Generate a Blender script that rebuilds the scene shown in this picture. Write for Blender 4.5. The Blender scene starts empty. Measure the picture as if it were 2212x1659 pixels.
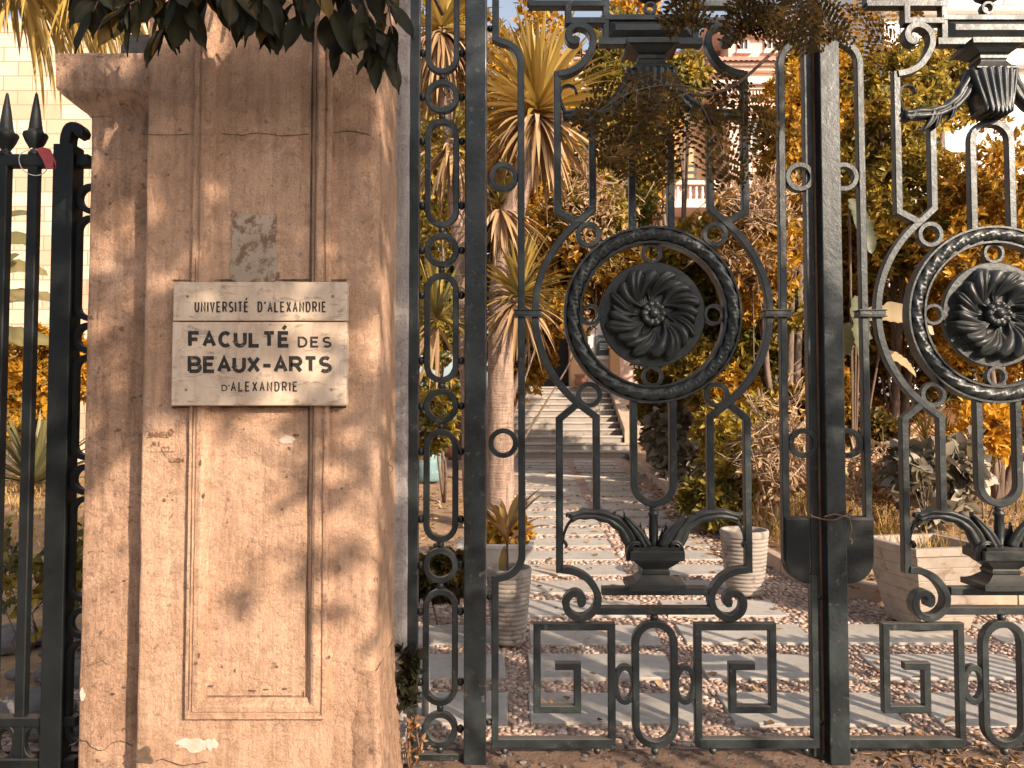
import bpy, bmesh, math, random
import numpy as np
from math import sin, cos, pi, radians, sqrt, atan2, tan, atan
from mathutils import Vector, noise as mnoise

random.seed(11)
RNG = np.random.default_rng(11)
S = bpy.context.scene
COL = S.collection

# ------------------------------------------------------------------ camera, sky, sun, exposure
CAM_H = 1.545
PITCH = radians(2.2)
FPX = 1661.0                       # focal length in units of a 2212 px wide frame
cam_d = bpy.data.cameras.new('camera')
cam = bpy.data.objects.new('camera', cam_d)
COL.objects.link(cam)
cam.location = (0, 0, CAM_H)
cam.rotation_euler = (pi / 2 + PITCH, 0, 0)
cam_d.sensor_width = 36
cam_d.lens = 36 * FPX / 2212
cam_d.clip_start = 0.05
cam_d.clip_end = 600
S.camera = cam

SUN_EL = radians(23)
SUN_H = Vector((0.65, -0.76, 0)).normalized()
SUN_D = Vector((SUN_H.x * cos(SUN_EL), SUN_H.y * cos(SUN_EL), sin(SUN_EL)))
world = bpy.data.worlds.new('World')
S.world = world
world.use_nodes = True
wn = world.node_tree.nodes
wl = world.node_tree.links
wn.clear()
sky = wn.new('ShaderNodeTexSky')
sky.sky_type = 'NISHITA'
sky.sun_disc = False
sky.sun_elevation = SUN_EL
sky.sun_rotation = atan2(SUN_H.x, SUN_H.y)
sky.dust_density = 3.0
sky.air_density = 1.0
hs = wn.new('ShaderNodeHueSaturation')
hs.inputs['Saturation'].default_value = 0.55
bg = wn.new('ShaderNodeBackground')
bg.inputs['Strength'].default_value = 0.15
wo = wn.new('ShaderNodeOutputWorld')
wl.new(sky.outputs[0], hs.inputs['Color'])
wl.new(hs.outputs[0], bg.inputs['Color'])
wl.new(bg.outputs[0], wo.inputs['Surface'])

sun_d = bpy.data.lights.new('sun', 'SUN')
sun_d.energy = 4.4
sun_d.angle = radians(0.5)
sun_d.color = (1.0, 0.84, 0.66)
sun = bpy.data.objects.new('sun', sun_d)
COL.objects.link(sun)
sun.rotation_euler = SUN_D.to_track_quat('Z', 'Y').to_euler()

S.view_settings.view_transform = 'Standard'
S.view_settings.look = 'None'
S.view_settings.gamma = 1
S.view_settings.use_curve_mapping = False
S.view_settings.exposure = 0.78
S.cycles.max_bounces = 6
S.cycles.transparent_max_bounces = 6


# ------------------------------------------------------------------ helpers
def P(u, v, Y):
    """world point at depth Y seen at (u, v) of the 2212 x 1659 frame"""
    dx = (u - 1106) / FPX
    dz = (829.5 - v) / FPX
    ry = cos(PITCH) - sin(PITCH) * dz
    rz = sin(PITCH) + cos(PITCH) * dz
    t = Y / ry
    return Vector((dx * t, Y, CAM_H + rz * t))


def gz(Y):
    """height of the garden ground: it climbs gently from the gate to the house"""
    return 0.042 * max(0.0, Y - 3.5)


def gy(v):
    """depth of the ground seen at row v"""
    return 2859.5 / (v - 823.0)


class MB:
    def __init__(s):
        s.v = []
        s.f = []
        s.sm = []
        s.mi = []

    def add(s, verts, faces, smooth=False, mi=0):
        o = len(s.v)
        s.v.extend([tuple(p) for p in verts])
        for f in faces:
            s.f.append(tuple(i + o for i in f))
            s.sm.append(smooth)
            s.mi.append(mi)

    def box(s, x0, x1, y0, y1, z0, z1, mi=0, c=0.0):
        if c <= 0:
            v = [(x, y, z) for z in (z0, z1) for y in (y0, y1) for x in (x0, x1)]
            f = [(0, 2, 3, 1), (4, 5, 7, 6), (0, 1, 5, 4), (2, 6, 7, 3), (0, 4, 6, 2), (1, 3, 7, 5)]
            s.add(v, f, False, mi)
        else:
            bm = bmesh.new()
            vs = [bm.verts.new((x, y, z)) for z in (z0, z1) for y in (y0, y1) for x in (x0, x1)]
            for f in [(0, 2, 3, 1), (4, 5, 7, 6), (0, 1, 5, 4), (2, 6, 7, 3), (0, 4, 6, 2), (1, 3, 7, 5)]:
                bm.faces.new([vs[i] for i in f])
            bmesh.ops.bevel(bm, geom=list(bm.edges), offset=c, segments=2, profile=0.5, affect='EDGES')
            bm.verts.index_update()
            s.add([tuple(v.co) for v in bm.verts], [tuple(v.index for v in f.verts) for f in bm.faces], False, mi)
            bm.free()

    def build(s, name, mat, parent=None, loc=None, recalc=True, sub=0):
        if parent is not None:
            L = parent_world(parent)
        else:
            L = Vector(loc) if loc is not None else Vector((0, 0, 0))
        me = bpy.data.meshes.new(name)
        me.from_pydata([(p[0] - L.x, p[1] - L.y, p[2] - L.z) for p in s.v], [], s.f)
        me.polygons.foreach_set('use_smooth', s.sm)
        me.polygons.foreach_set('material_index', s.mi)
        for m in (mat if isinstance(mat, (list, tuple)) else [mat]):
            me.materials.append(m)
        if recalc:
            bm = bmesh.new()
            bm.from_mesh(me)
            bmesh.ops.recalc_face_normals(bm, faces=bm.faces)
            bm.to_mesh(me)
            bm.free()
        o = bpy.data.objects.new(name, me)
        COL.objects.link(o)
        if parent is not None:
            o.parent = parent
        else:
            o.location = L
        if sub:
            md = o.modifiers.new('sub', 'SUBSURF')
            md.levels = md.render_levels = sub
        return o


def parent_world(o):
    L = Vector(o.location)
    p = o.parent
    while p is not None:
        L = L + Vector(p.location)
        p = p.parent
    return L


def tag(o, label=None, cat=None, group=None, kind=None):
    if label:
        o['label'] = label
    if cat:
        o['category'] = cat
    if group:
        o['group'] = group
    if kind:
        o['kind'] = kind
    return o


def thing(name, label, cat, loc=(0, 0, 0), group=None):
    o = bpy.data.objects.new(name, None)
    o.empty_display_size = 0.1
    o.location = loc
    COL.objects.link(o)
    return tag(o, label, cat, group)


def copy_tree(o, parent=None):
    c = o.copy()
    COL.objects.link(c)
    c.parent = parent
    for ch in list(o.children):
        copy_tree(ch, c)
    return c


def cr(pts, n=6, closed=False):
    """Catmull-Rom through points of any dimension"""
    P_ = [np.array(p, float) for p in pts]
    out = []
    m = len(P_)
    rng = range(m) if closed else range(m - 1)
    for i in rng:
        if closed:
            p0, p1, p2, p3 = P_[(i - 1) % m], P_[i], P_[(i + 1) % m], P_[(i + 2) % m]
        else:
            p1, p2 = P_[i], P_[i + 1]
            p0 = P_[i - 1] if i > 0 else 2 * p1 - p2
            p3 = P_[i + 2] if i + 2 < m else 2 * p2 - p1
        for k in range(n):
            t = k / n
            out.append(0.5 * ((2 * p1) + (-p0 + p2) * t + (2 * p0 - 5 * p1 + 4 * p2 - p3) * t * t
                              + (-p0 + 3 * p1 - 3 * p2 + p3) * t ** 3))
    if not closed:
        out.append(P_[-1])
    return [tuple(p) for p in out]


def arc(cx, cz, rx, rz, a0, a1, n=12):
    return [(cx + rx * cos(radians(a0 + (a1 - a0) * k / n)), cz + rz * sin(radians(a0 + (a1 - a0) * k / n)))
            for k in range(n + 1)]


_bar_k = [0]


def bar(mb, pts, w, d, y, closed=False, prof=None, smooth=False, mi=0, ch=0.2, jitter=True, cap=True):
    """sweep a chamfered rectangular section (w in the x-z plane, d along Y) along 2-D points (x, z)"""
    if jitter:
        _bar_k[0] += 1
        d = d + (_bar_k[0] % 7) * 0.0011
    p = [np.array(q, float) for q in pts]
    m = len(p)
    ws = w if isinstance(w, (list, tuple, np.ndarray)) else [w] * m
    rings = []
    for i in range(m):
        if closed:
            a, b, c = p[(i - 1) % m], p[i], p[(i + 1) % m]
        else:
            b = p[i]
            a = p[i - 1] if i else None
            c = p[i + 1] if i < m - 1 else None
        ts = []
        if a is not None:
            t = b - a
            ts.append(t / (np.linalg.norm(t) + 1e-9))
        if c is not None:
            t = c - b
            ts.append(t / (np.linalg.norm(t) + 1e-9))
        ns = [np.array([-t[1], t[0]]) for t in ts]
        if len(ns) == 2:
            mm = ns[0] + ns[1]
            l = np.linalg.norm(mm)
            if l < 1e-6:
                mm, sc = ns[0], 1
            else:
                mm = mm / l
                sc = min(1 / max(0.3, float(mm @ ns[0])), 1.8)
        else:
            mm, sc = ns[0], 1
        if prof is None:
            hw, hd = ws[i] / 2, d / 2
            cc = min(hw, hd) * ch
            pr = [(-hw + cc, -hd), (hw - cc, -hd), (hw, -hd + cc), (hw, hd - cc), (hw - cc, hd), (-hw + cc, hd),
                  (-hw, hd - cc), (-hw, -hd + cc)]
        else:
            pr = [(q[0] * ws[i], q[1] * d) for q in prof]
        rings.append([(b[0] + mm[0] * q[0] * sc, y + q[1], b[1] + mm[1] * q[0] * sc) for q in pr])
    k = len(rings[0])
    vs = [v for r in rings for v in r]
    fs = []
    for i in range(m if closed else m - 1):
        j = (i + 1) % m
        for q in range(k):
            q2 = (q + 1) % k
            fs.append((i * k + q, i * k + q2, j * k + q2, j * k + q))
    if not closed and cap:
        fs.append(tuple(range(k)))
        fs.append(tuple((m - 1) * k + q for q in range(k - 1, -1, -1)))
    mb.add(vs, fs, smooth, mi)


def tube(mb, pts, rad, n=6, smooth=True, mi=0):
    pts = [Vector(p) for p in pts]
    m = len(pts)
    rs = rad if isinstance(rad, (list, tuple)) else [rad] * m
    up = Vector((0.13, 0.21, 0.97))
    vs = []
    for i in range(m):
        t = (pts[min(i + 1, m - 1)] - pts[max(i - 1, 0)])
        if t.length < 1e-9:
            t = Vector((0, 0, 1))
        t.normalize()
        a = t.cross(up)
        if a.length < 0.05:
            a = t.cross(Vector((1, 0, 0)))
        a.normalize()
        b = t.cross(a)
        for k in range(n):
            an = 2 * pi * k / n
            vs.append(pts[i] + (a * cos(an) + b * sin(an)) * rs[i])
    fs = []
    for i in range(m - 1):
        for k in range(n):
            k2 = (k + 1) % n
            fs.append((i * n + k, i * n + k2, (i + 1) * n + k2, (i + 1) * n + k))
    fs.append(tuple(range(n)))
    fs.append(tuple((m - 1) * n + k for k in range(n - 1, -1, -1)))
    mb.add(vs, fs, smooth, mi)


def lathe(mb, prof, c, n=24, sx=1.0, sy=1.0, smooth=True, mi=0, square=False, cap=True):
    """prof: list of (r, z) ; centre c"""
    vs = []
    if square:
        n = 4
    for r, z in prof:
        for k in range(n):
            a = 2 * pi * (k + (0.5 if square else 0)) / n
            rr = r * (sqrt(2) if square else 1)
            vs.append((c[0] + rr * cos(a) * sx, c[1] + rr * sin(a) * sy, c[2] + z))
    fs = []
    for i in range(len(prof) - 1):
        for k in range(n):
            k2 = (k + 1) % n
            fs.append((i * n + k, i * n + k2, (i + 1) * n + k2, (i + 1) * n + k))
    if cap:
        fs.append(tuple(range(n - 1, -1, -1)))
        fs.append(tuple((len(prof) - 1) * n + k for k in range(n)))
    mb.add(vs, fs, smooth and not square, mi)


def ball(mb, c, r, n=10, m=7, sz=1.0, mi=0):
    prof = [(max(r * sin(pi * i / m), r * 0.02), -r * cos(pi * i / m) * sz) for i in range(m + 1)]
    lathe(mb, prof, c, n, mi=mi)


# ------------------------------------------------------------------ materials
def nt(name):
    m = bpy.data.materials.new(name)
    m.use_nodes = True
    t = m.node_tree
    return m, t.nodes, t.links, t.nodes['Principled BSDF']


def coords(n, l, scale=(1, 1, 1), which='Object'):
    tc = n.new('ShaderNodeTexCoord')
    mp = n.new('ShaderNodeMapping')
    mp.inputs['Scale'].default_value = scale
    l.new(tc.outputs[which], mp.inputs['Vector'])
    return mp.outputs['Vector']


def nz(n, l, vec, scale, detail=6, rough=0.6, dist=0.0):
    t = n.new('ShaderNodeTexNoise')
    t.inputs['Scale'].default_value = scale
    t.inputs['Detail'].default_value = detail
    t.inputs['Roughness'].default_value = rough
    t.inputs['Distortion'].default_value = dist
    l.new(vec, t.inputs['Vector'])
    return t.outputs['Fac']


def ramp(n, l, fac, stops):
    r = n.new('ShaderNodeValToRGB')
    e = r.color_ramp.elements
    while len(e) < len(stops):
        e.new(0.5)
    for i, (p, c) in enumerate(stops):
        e[i].position = p
        e[i].color = (c[0], c[1], c[2], 1) if isinstance(c, (tuple, list)) else (c, c, c, 1)
    l.new(fac, r.inputs['Fac'])
    return r.outputs['Color']


def mix(n, l, fac, a, b, mode='MIX'):
    x = n.new('ShaderNodeMix')
    x.data_type = 'RGBA'
    x.blend_type = mode
    for sock, val in ((x.inputs['Factor'], fac), (x.inputs['A'], a), (x.inputs['B'], b)):
        if isinstance(val, (int, float)):
            sock.default_value = val
        elif isinstance(val, tuple):
            sock.default_value = (val[0], val[1], val[2], 1)
        else:
            l.new(val, sock)
    return x.outputs['Result']


def math_(n, l, op, a, b=None):
    x = n.new('ShaderNodeMath')
    x.operation = op
    for i, val in enumerate((a, b)):
        if val is None:
            continue
        if isinstance(val, (int, float)):
            x.inputs[i].default_value = val
        else:
            l.new(val, x.inputs[i])
    return x.outputs[0]


def bump(n, l, h, strength, dist, prev=None):
    b = n.new('ShaderNodeBump')
    b.inputs['Strength'].default_value = strength
    b.inputs['Distance'].default_value = dist
    l.new(h, b.inputs['Height'])
    if prev is not None:
        l.new(prev, b.inputs['Normal'])
    return b.outputs['Normal']


def simple(name, c1, c2, scale=6, rough=0.7, bscale=40, bstr=0.4, bdist=0.004, stretch=(1, 1, 1), spot=None,
           spot_s=12, spot_t=0.62, metallic=0, spec=0.5):
    m, n, l, b = nt(name)
    v = coords(n, l, stretch)
    f = nz(n, l, v, scale)
    c = ramp(n, l, f, [(0.3, c1), (0.7, c2)])
    if spot:
        g = nz(n, l, v, spot_s, 8, 0.7)
        g = ramp(n, l, g, [(spot_t - 0.03, 0.0), (spot_t + 0.05, 1.0)])
        c = mix(n, l, g, c, spot)
    l.new(c, b.inputs['Base Color'])
    b.inputs['Roughness'].default_value = rough
    b.inputs['Metallic'].default_value = metallic
    b.inputs['Specular IOR Level'].default_value = spec
    h = nz(n, l, v, bscale, 8, 0.7)
    l.new(bump(n, l, h, bstr, bdist), b.inputs['Normal'])
    return m


def make_stucco(name, ca, cb, cc, streak=True, dirt=0.5):
    m, n, l, b = nt(name)
    v = coords(n, l)
    vs = coords(n, l, (9, 9, 0.7))
    big = nz(n, l, v, 1.6, 8, 0.62, 0.4)
    c = ramp(n, l, big, [(0.28, ca), (0.5, cb), (0.72, cc)])
    st = nz(n, l, vs, 3.0, 7, 0.65)
    c = mix(n, l, ramp(n, l, st, [(0.46, 0.0), (0.64, 0.6 * dirt)]), c, tuple(x * 0.45 for x in ca))
    mid = nz(n, l, v, 7.0, 10, 0.72, 0.6)
    c = mix(n, l, ramp(n, l, mid, [(0.50, 0.0), (0.66, 0.7 * dirt)]), c, tuple(x * 0.5 for x in ca))
    fine = nz(n, l, v, 60, 5, 0.7)
    c = mix(n, l, ramp(n, l, fine, [(0.57, 0.0), (0.68, 0.6 * dirt)]), c, (0.07, 0.04, 0.025))
    sp = nz(n, l, v, 22, 4, 0.55)
    c = mix(n, l, ramp(n, l, sp, [(0.64, 0.0), (0.70, 0.8 * dirt)]), c, (0.05, 0.035, 0.025))
    pale = nz(n, l, v, 4.3, 9, 0.68, 0.3)
    c = mix(n, l, ramp(n, l, pale, [(0.60, 0.0), (0.68, 0.35)]), c, tuple(min(1, x * 1.3 + 0.04) for x in cc))
    gr = nz(n, l, v, 150, 3, 0.8)
    c = mix(n, l, 1.0, c, ramp(n, l, gr, [(0.3, 0.72), (0.7, 1.16)]), 'MULTIPLY')
    # hairline cracks where the noise allows them
    vo = n.new('ShaderNodeTexVoronoi')
    vo.feature = 'DISTANCE_TO_EDGE'
    vo.inputs['Scale'].default_value = 2.1
    wv = n.new('ShaderNodeMix')
    wv.data_type = 'VECTOR'
    wv.inputs['Factor'].default_value = 0.16
    l.new(v, wv.inputs['A'])
    nn = n.new('ShaderNodeTexNoise')
    nn.inputs['Scale'].default_value = 5
    nn.inputs['Detail'].default_value = 8
    l.new(v, nn.inputs['Vector'])
    l.new(nn.outputs['Color'], wv.inputs['B'])
    l.new(wv.outputs['Result'], vo.inputs['Vector'])
    crk = ramp(n, l, vo.outputs['Distance'], [(0.0, 1.0), (0.006, 0.0)])
    msk = ramp(n, l, nz(n, l, v, 1.3, 3), [(0.56, 0.0), (0.66, 0.7)])
    crk = math_(n, l, 'MULTIPLY', crk, msk)
    c = mix(n, l, crk, c, (0.09, 0.05, 0.03))
    l.new(c, b.inputs['Base Color'])
    b.inputs['Roughness'].default_value = 0.88
    b.inputs['Specular IOR Level'].default_value = 0.25
    h1 = nz(n, l, coords(n, l, (14, 14, 1.2)), 6, 6, 0.65)
    h2 = nz(n, l, v, 55, 8, 0.75)
    h3 = nz(n, l, v, 9, 6, 0.6)
    nb = bump(n, l, h3, 0.8, 0.022)
    nb = bump(n, l, h1, 0.8, 0.008, nb)
    nb = bump(n, l, h2, 1.0, 0.010, nb)
    h4 = nz(n, l, v, 24, 6, 0.7)
    nb = bump(n, l, ramp(n, l, h4, [(0.52, 0.0), (0.60, 1.0)]), 0.6, 0.006, nb)
    nb = bump(n, l, crk, -0.5, 0.004, nb)
    l.new(nb, b.inputs['Normal'])
    return m


M = {}
M['stucco'] = make_stucco('stucco', (0.43, 0.255, 0.160), (0.61, 0.375, 0.245), (0.71, 0.460, 0.318))
M['stucco_dark'] = make_stucco('weathered_stucco', (0.37, 0.215, 0.134), (0.53, 0.322, 0.210), (0.64, 0.412, 0.286), dirt=0.8)
M['jamb'] = make_stucco('pale_plaster', (0.30, 0.265, 0.25), (0.40, 0.36, 0.345), (0.48, 0.44, 0.42), dirt=0.5)


def iron_mat(name, base, dusty, rough, chip=True, dust=0.25, spec=0.5):
    m, n, l, b = nt(name)
    v = coords(n, l)
    f = nz(n, l, v, 5, 8, 0.65)
    c = mix(n, l, ramp(n, l, f, [(0.40, 0.0), (0.64, 1.0)]), base, dusty)
    geo = n.new('ShaderNodeNewGeometry')
    sx = n.new('ShaderNodeSeparateXYZ')
    l.new(geo.outputs['Normal'], sx.inputs[0])
    up = ramp(n, l, sx.outputs['Z'], [(0.3, 0.0), (0.95, dust)])
    c = mix(n, l, up, c, (0.30, 0.24, 0.19))
    if chip:
        g = nz(n, l, v, 26, 8, 0.7)
        gm = ramp(n, l, g, [(0.60, 0.0), (0.64, 0.8)])
        c = mix(n, l, gm, c, (0.075, 0.07, 0.062))
        g2 = nz(n, l, v, 48, 6, 0.7)
        c = mix(n, l, ramp(n, l, g2, [(0.62, 0.0), (0.68, 0.75)]), c, (0.10, 0.042, 0.018))
    l.new(c, b.inputs['Base Color'])
    rr = ramp(n, l, nz(n, l, v, 14, 6, 0.7), [(0.3, rough - 0.1), (0.75, rough + 0.18)])
    l.new(rr, b.inputs['Roughness'])
    b.inputs['Specular IOR Level'].default_value = spec
    h = nz(n, l, v, 30, 6, 0.65)
    h2 = nz(n, l, v, 130, 5, 0.6)
    nb = bump(n, l, h, 0.45, 0.004)
    nb = bump(n, l, h2, 0.3, 0.0015, nb)
    l.new(nb, b.inputs['Normal'])
    return m


M['iron'] = iron_mat('black_painted_iron', (0.007, 0.0100, 0.0108), (0.030, 0.037, 0.038), 0.36, dust=0.3, spec=0.48)
M['iron_fence'] = iron_mat('dark_fence_iron', (0.005, 0.006, 0.0065), (0.011, 0.013, 0.013), 0.5, chip=False, dust=0.12, spec=0.3)
M['cast'] = iron_mat('cast_iron', (0.008, 0.010, 0.010), (0.022, 0.026, 0.025), 0.38, chip=False, dust=0.18)
M['rust'] = simple('rusty_strip', (0.10, 0.05, 0.025), (0.22, 0.12, 0.06), 9, 0.8, 60, 0.4)
M['wire'] = simple('rusty_wire', (0.09, 0.045, 0.025), (0.16, 0.09, 0.05), 20, 0.7, 60, 0.3)

# marble: grey veins, water stains under the joints
m, n, l, b = nt('marble')
v = coords(n, l)
f = nz(n, l, v, 5, 10, 0.7, 1.2)
c = ramp(n, l, f, [(0.3, (0.41, 0.295, 0.21)), (0.5, (0.55, 0.415, 0.305)), (0.72, (0.64, 0.505, 0.39))])
st = nz(n, l, coords(n, l, (1, 1, 3.0)), 11, 9, 0.75, 0.8)
c = mix(n, l, ramp(n, l, st, [(0.535, 0.0), (0.63, 0.75)]), c, (0.20, 0.145, 0.105))
st2 = nz(n, l, coords(n, l, (5, 5, 0.5)), 6, 6, 0.7)
c = mix(n, l, ramp(n, l, st2, [(0.5, 0.0), (0.68, 0.5)]), c, (0.34, 0.24, 0.17))
l.new(c, b.inputs['Base Color'])
b.inputs['Roughness'].default_value = 0.62
l.new(bump(n, l, nz(n, l, v, 30, 8), 0.25, 0.002), b.inputs['Normal'])
M['marble'] = m

# letter paint, worn away in places down to the marble colour
m, n, l, b = nt('worn_black_paint')
v = coords(n, l)
f = nz(n, l, v, 42, 8, 0.75)
c = ramp(n, l, f, [(0.54, (0.014, 0.012, 0.010)), (0.66, (0.20, 0.15, 0.12))])
l.new(c, b.inputs['Base Color'])
b.inputs['Roughness'].default_value = 0.7
M['ink'] = m
M['brass'] = simple('old_screw', (0.16, 0.10, 0.06), (0.28, 0.19, 0.12), 60, 0.5, 90, 0.2)
M['poster'] = simple('torn_paper', (0.30, 0.225, 0.165), (0.40, 0.31, 0.235), 9, 0.9, 50, 0.5, spot=(0.17, 0.10, 0.06),
                     spot_s=16, spot_t=0.52)
M['scratch'] = simple('scratched_plaster', (0.23, 0.13, 0.075), (0.32, 0.18, 0.105), 40, 0.9)
M['crack'] = simple('dark_crack', (0.05, 0.03, 0.02), (0.08, 0.05, 0.03), 40, 0.95)
M['chip'] = simple('bare_plaster', (0.42, 0.31, 0.24), (0.60, 0.48, 0.40), 20, 0.9, 60, 0.6)
M['chip_grime_shade'] = simple('mortar_grime_shade', (0.08, 0.05, 0.033), (0.16, 0.10, 0.065), 25, 0.95, 60, 0.8)

# paving
m, n, l, b = nt('paving')
v = coords(n, l)
f = nz(n, l, v, 2.5, 8, 0.65)
c = ramp(n, l, f, [(0.3, (0.34, 0.305, 0.27)), (0.7, (0.48, 0.435, 0.38))])
g = nz(n, l, v, 17, 8, 0.75)
c = mix(n, l, ramp(n, l, g, [(0.50, 0.0), (0.66, 0.6)]), c, (0.26, 0.19, 0.135))
g = nz(n, l, v, 70, 4, 0.6)
c = mix(n, l, ramp(n, l, g, [(0.68, 0.0), (0.74, 0.8)]), c, (0.10, 0.07, 0.05))
l.new(c, b.inputs['Base Color'])
b.inputs['Roughness'].default_value = 0.75
l.new(bump(n, l, nz(n, l, v, 45, 8), 0.3, 0.003), b.inputs['Normal'])
M['slab'] = m
M['mortar'] = simple('pebble_bed', (0.30, 0.20, 0.15), (0.45, 0.325, 0.25), 7, 0.95, 45, 0.8, 0.01)
M['soil'] = simple('garden_soil', (0.22, 0.13, 0.075), (0.40, 0.25, 0.15), 3, 0.95, 25, 0.9, 0.02,
                   spot=(0.46, 0.27, 0.10), spot_s=9, spot_t=0.55)
M['sidewalk'] = simple('sidewalk', (0.24, 0.21, 0.19), (0.34, 0.30, 0.27), 3, 0.9, 40, 0.5)
M['curb'] = simple('sandstone_kerb', (0.40, 0.28, 0.20), (0.56, 0.41, 0.30), 5, 0.9, 40, 0.5, spot=(0.22, 0.14, 0.1))
M['sill'] = simple('crumbling_sill', (0.13, 0.075, 0.045), (0.26, 0.16, 0.11), 6, 0.95, 30, 0.9, 0.02,
                   spot=(0.05, 0.035, 0.03), spot_s=14, spot_t=0.55)
M['stone'] = simple('grey_stone', (0.09, 0.08, 0.075), (0.19, 0.165, 0.15), 5, 0.9, 20, 0.8, 0.012)
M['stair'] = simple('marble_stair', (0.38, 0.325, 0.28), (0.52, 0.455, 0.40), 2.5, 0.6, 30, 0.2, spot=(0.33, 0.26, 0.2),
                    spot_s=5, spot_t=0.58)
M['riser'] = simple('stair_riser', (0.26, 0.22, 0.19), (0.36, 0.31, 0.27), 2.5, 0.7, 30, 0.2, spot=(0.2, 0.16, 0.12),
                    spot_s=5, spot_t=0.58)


def ribbed(name, c1, c2, spot):
    return simple(name, c1, c2, 6, 0.85, 40, 0.5, 0.005, spot=spot, spot_s=10, spot_t=0.58)


M['pot'] = ribbed('clay_pot', (0.24, 0.20, 0.17), (0.35, 0.295, 0.255), (0.16, 0.12, 0.09))
M['planter'] = ribbed('concrete_planter', (0.30, 0.235, 0.185), (0.42, 0.34, 0.275), (0.24, 0.17, 0.12))
M['white'] = simple('white_planter', (0.44, 0.40, 0.36), (0.56, 0.52, 0.47), 5, 0.6, 30, 0.2)
M['blue'] = simple('blue_drum', (0.10, 0.19, 0.20), (0.19, 0.29, 0.30), 6, 0.5, 30, 0.3, spot=(0.42, 0.44, 0.42))
M['terra'] = simple('terracotta', (0.28, 0.12, 0.07), (0.42, 0.20, 0.12), 6, 0.85, 40, 0.4)
M['villa'] = simple('villa_render', (0.66, 0.44, 0.36), (0.76, 0.54, 0.45), 0.6, 0.9, 20, 0.3, 0.01)
M['villa_orange'] = simple('ochre_render', (0.60, 0.33, 0.17), (0.68, 0.40, 0.22), 0.6, 0.9, 20, 0.3, 0.01)
M['trim'] = simple('villa_trim', (0.64, 0.48, 0.40), (0.74, 0.58, 0.49), 1.5, 0.85, 30, 0.3)
M['tiles'] = simple('red_roof_tiles', (0.40, 0.16, 0.12), (0.52, 0.24, 0.18), 3, 0.85, 18, 0.7, 0.02)
M['wblock'] = simple('white_render', (0.74, 0.70, 0.66), (0.80, 0.77, 0.74), 0.8, 0.9, 20, 0.2)
M['dark'] = simple('dark_opening', (0.012, 0.013, 0.013), (0.025, 0.026, 0.026), 3, 0.35, 20, 0.1)
M['glass'] = simple('window_glass', (0.10, 0.12, 0.12), (0.16, 0.18, 0.18), 2, 0.12, 20, 0.02)
M['board'] = simple('notice_board', (0.04, 0.07, 0.075), (0.06, 0.09, 0.095), 6, 0.4)
M['paper'] = simple('white_print', (0.72, 0.74, 0.72), (0.8, 0.8, 0.78), 6, 0.6)
M['redcloth'] = simple('red_ribbon', (0.34, 0.045, 0.05), (0.46, 0.07, 0.07), 12, 0.6)
M['pinkcloth'] = simple('pink_pennant', (0.75, 0.10, 0.22), (0.82, 0.16, 0.3), 12, 0.6)
M['whitecloth'] = simple('white_pennant', (0.72, 0.72, 0.72), (0.8, 0.8, 0.8), 12, 0.6)
M['string'] = simple('pale_string', (0.55, 0.5, 0.45), (0.65, 0.6, 0.55), 20, 0.8)

# garden wall by the street fence: sunlit rendered blocks
m, n, l, b = nt('block_wall')
v = coords(n, l)
br = n.new('ShaderNodeTexBrick')
br.inputs['Scale'].default_value = 1.0
br.inputs['Brick Width'].default_value = 0.62
br.inputs['Row Height'].default_value = 0.31
br.inputs['Mortar Size'].default_value = 0.012
br.inputs['Color1'].default_value = (0.44, 0.31, 0.21, 1)
br.inputs['Color2'].default_value = (0.60, 0.47, 0.36, 1)
br.inputs['Mortar'].default_value = (0.34, 0.20, 0.12, 1)
vv = n.new('ShaderNodeVectorRotate')
vv.rotation_type = 'X_AXIS'
vv.inputs['Angle'].default_value = pi / 2
l.new(v, vv.inputs['Vector'])
l.new(vv.outputs[0], br.inputs['Vector'])
c = mix(n, l, ramp(n, l, nz(n, l, v, 2.5, 6), [(0.5, 0.0), (0.7, 0.5)]), br.outputs['Color'], (0.46, 0.26, 0.14))
l.new(c, b.inputs['Base Color'])
b.inputs['Roughness'].default_value = 0.9
M['blocks'] = m


def bark_mat(name, c1, c2, rings=False):
    m, n, l, b = nt(name)
    v = coords(n, l, (1, 1, 0.25))
    f = nz(n, l, v, 14, 8, 0.7, 0.8)
    l.new(ramp(n, l, f, [(0.35, c1), (0.6, c2)]), b.inputs['Base Color'])
    b.inputs['Roughness'].default_value = 0.9
    nb = bump(n, l, f, 0.8, 0.02)
    if rings:
        rg = nz(n, l, coords(n, l, (0.6, 0.6, 9)), 4, 5, 0.7, 0.5)
        nb = bump(n, l, rg, 0.9, 0.03, nb)
    l.new(nb, b.inputs['Normal'])
    return m


M['bark'] = bark_mat('bark', (0.10, 0.065, 0.045), (0.22, 0.15, 0.11))
M['palebark'] = bark_mat('pale_yucca_bark', (0.17, 0.105, 0.075), (0.40, 0.27, 0.20), rings=True)
M['twig'] = bark_mat('twig', (0.09, 0.055, 0.035), (0.16, 0.10, 0.065))
M['drytwig'] = bark_mat('dry_twig', (0.30, 0.19, 0.11), (0.46, 0.31, 0.20))


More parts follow.
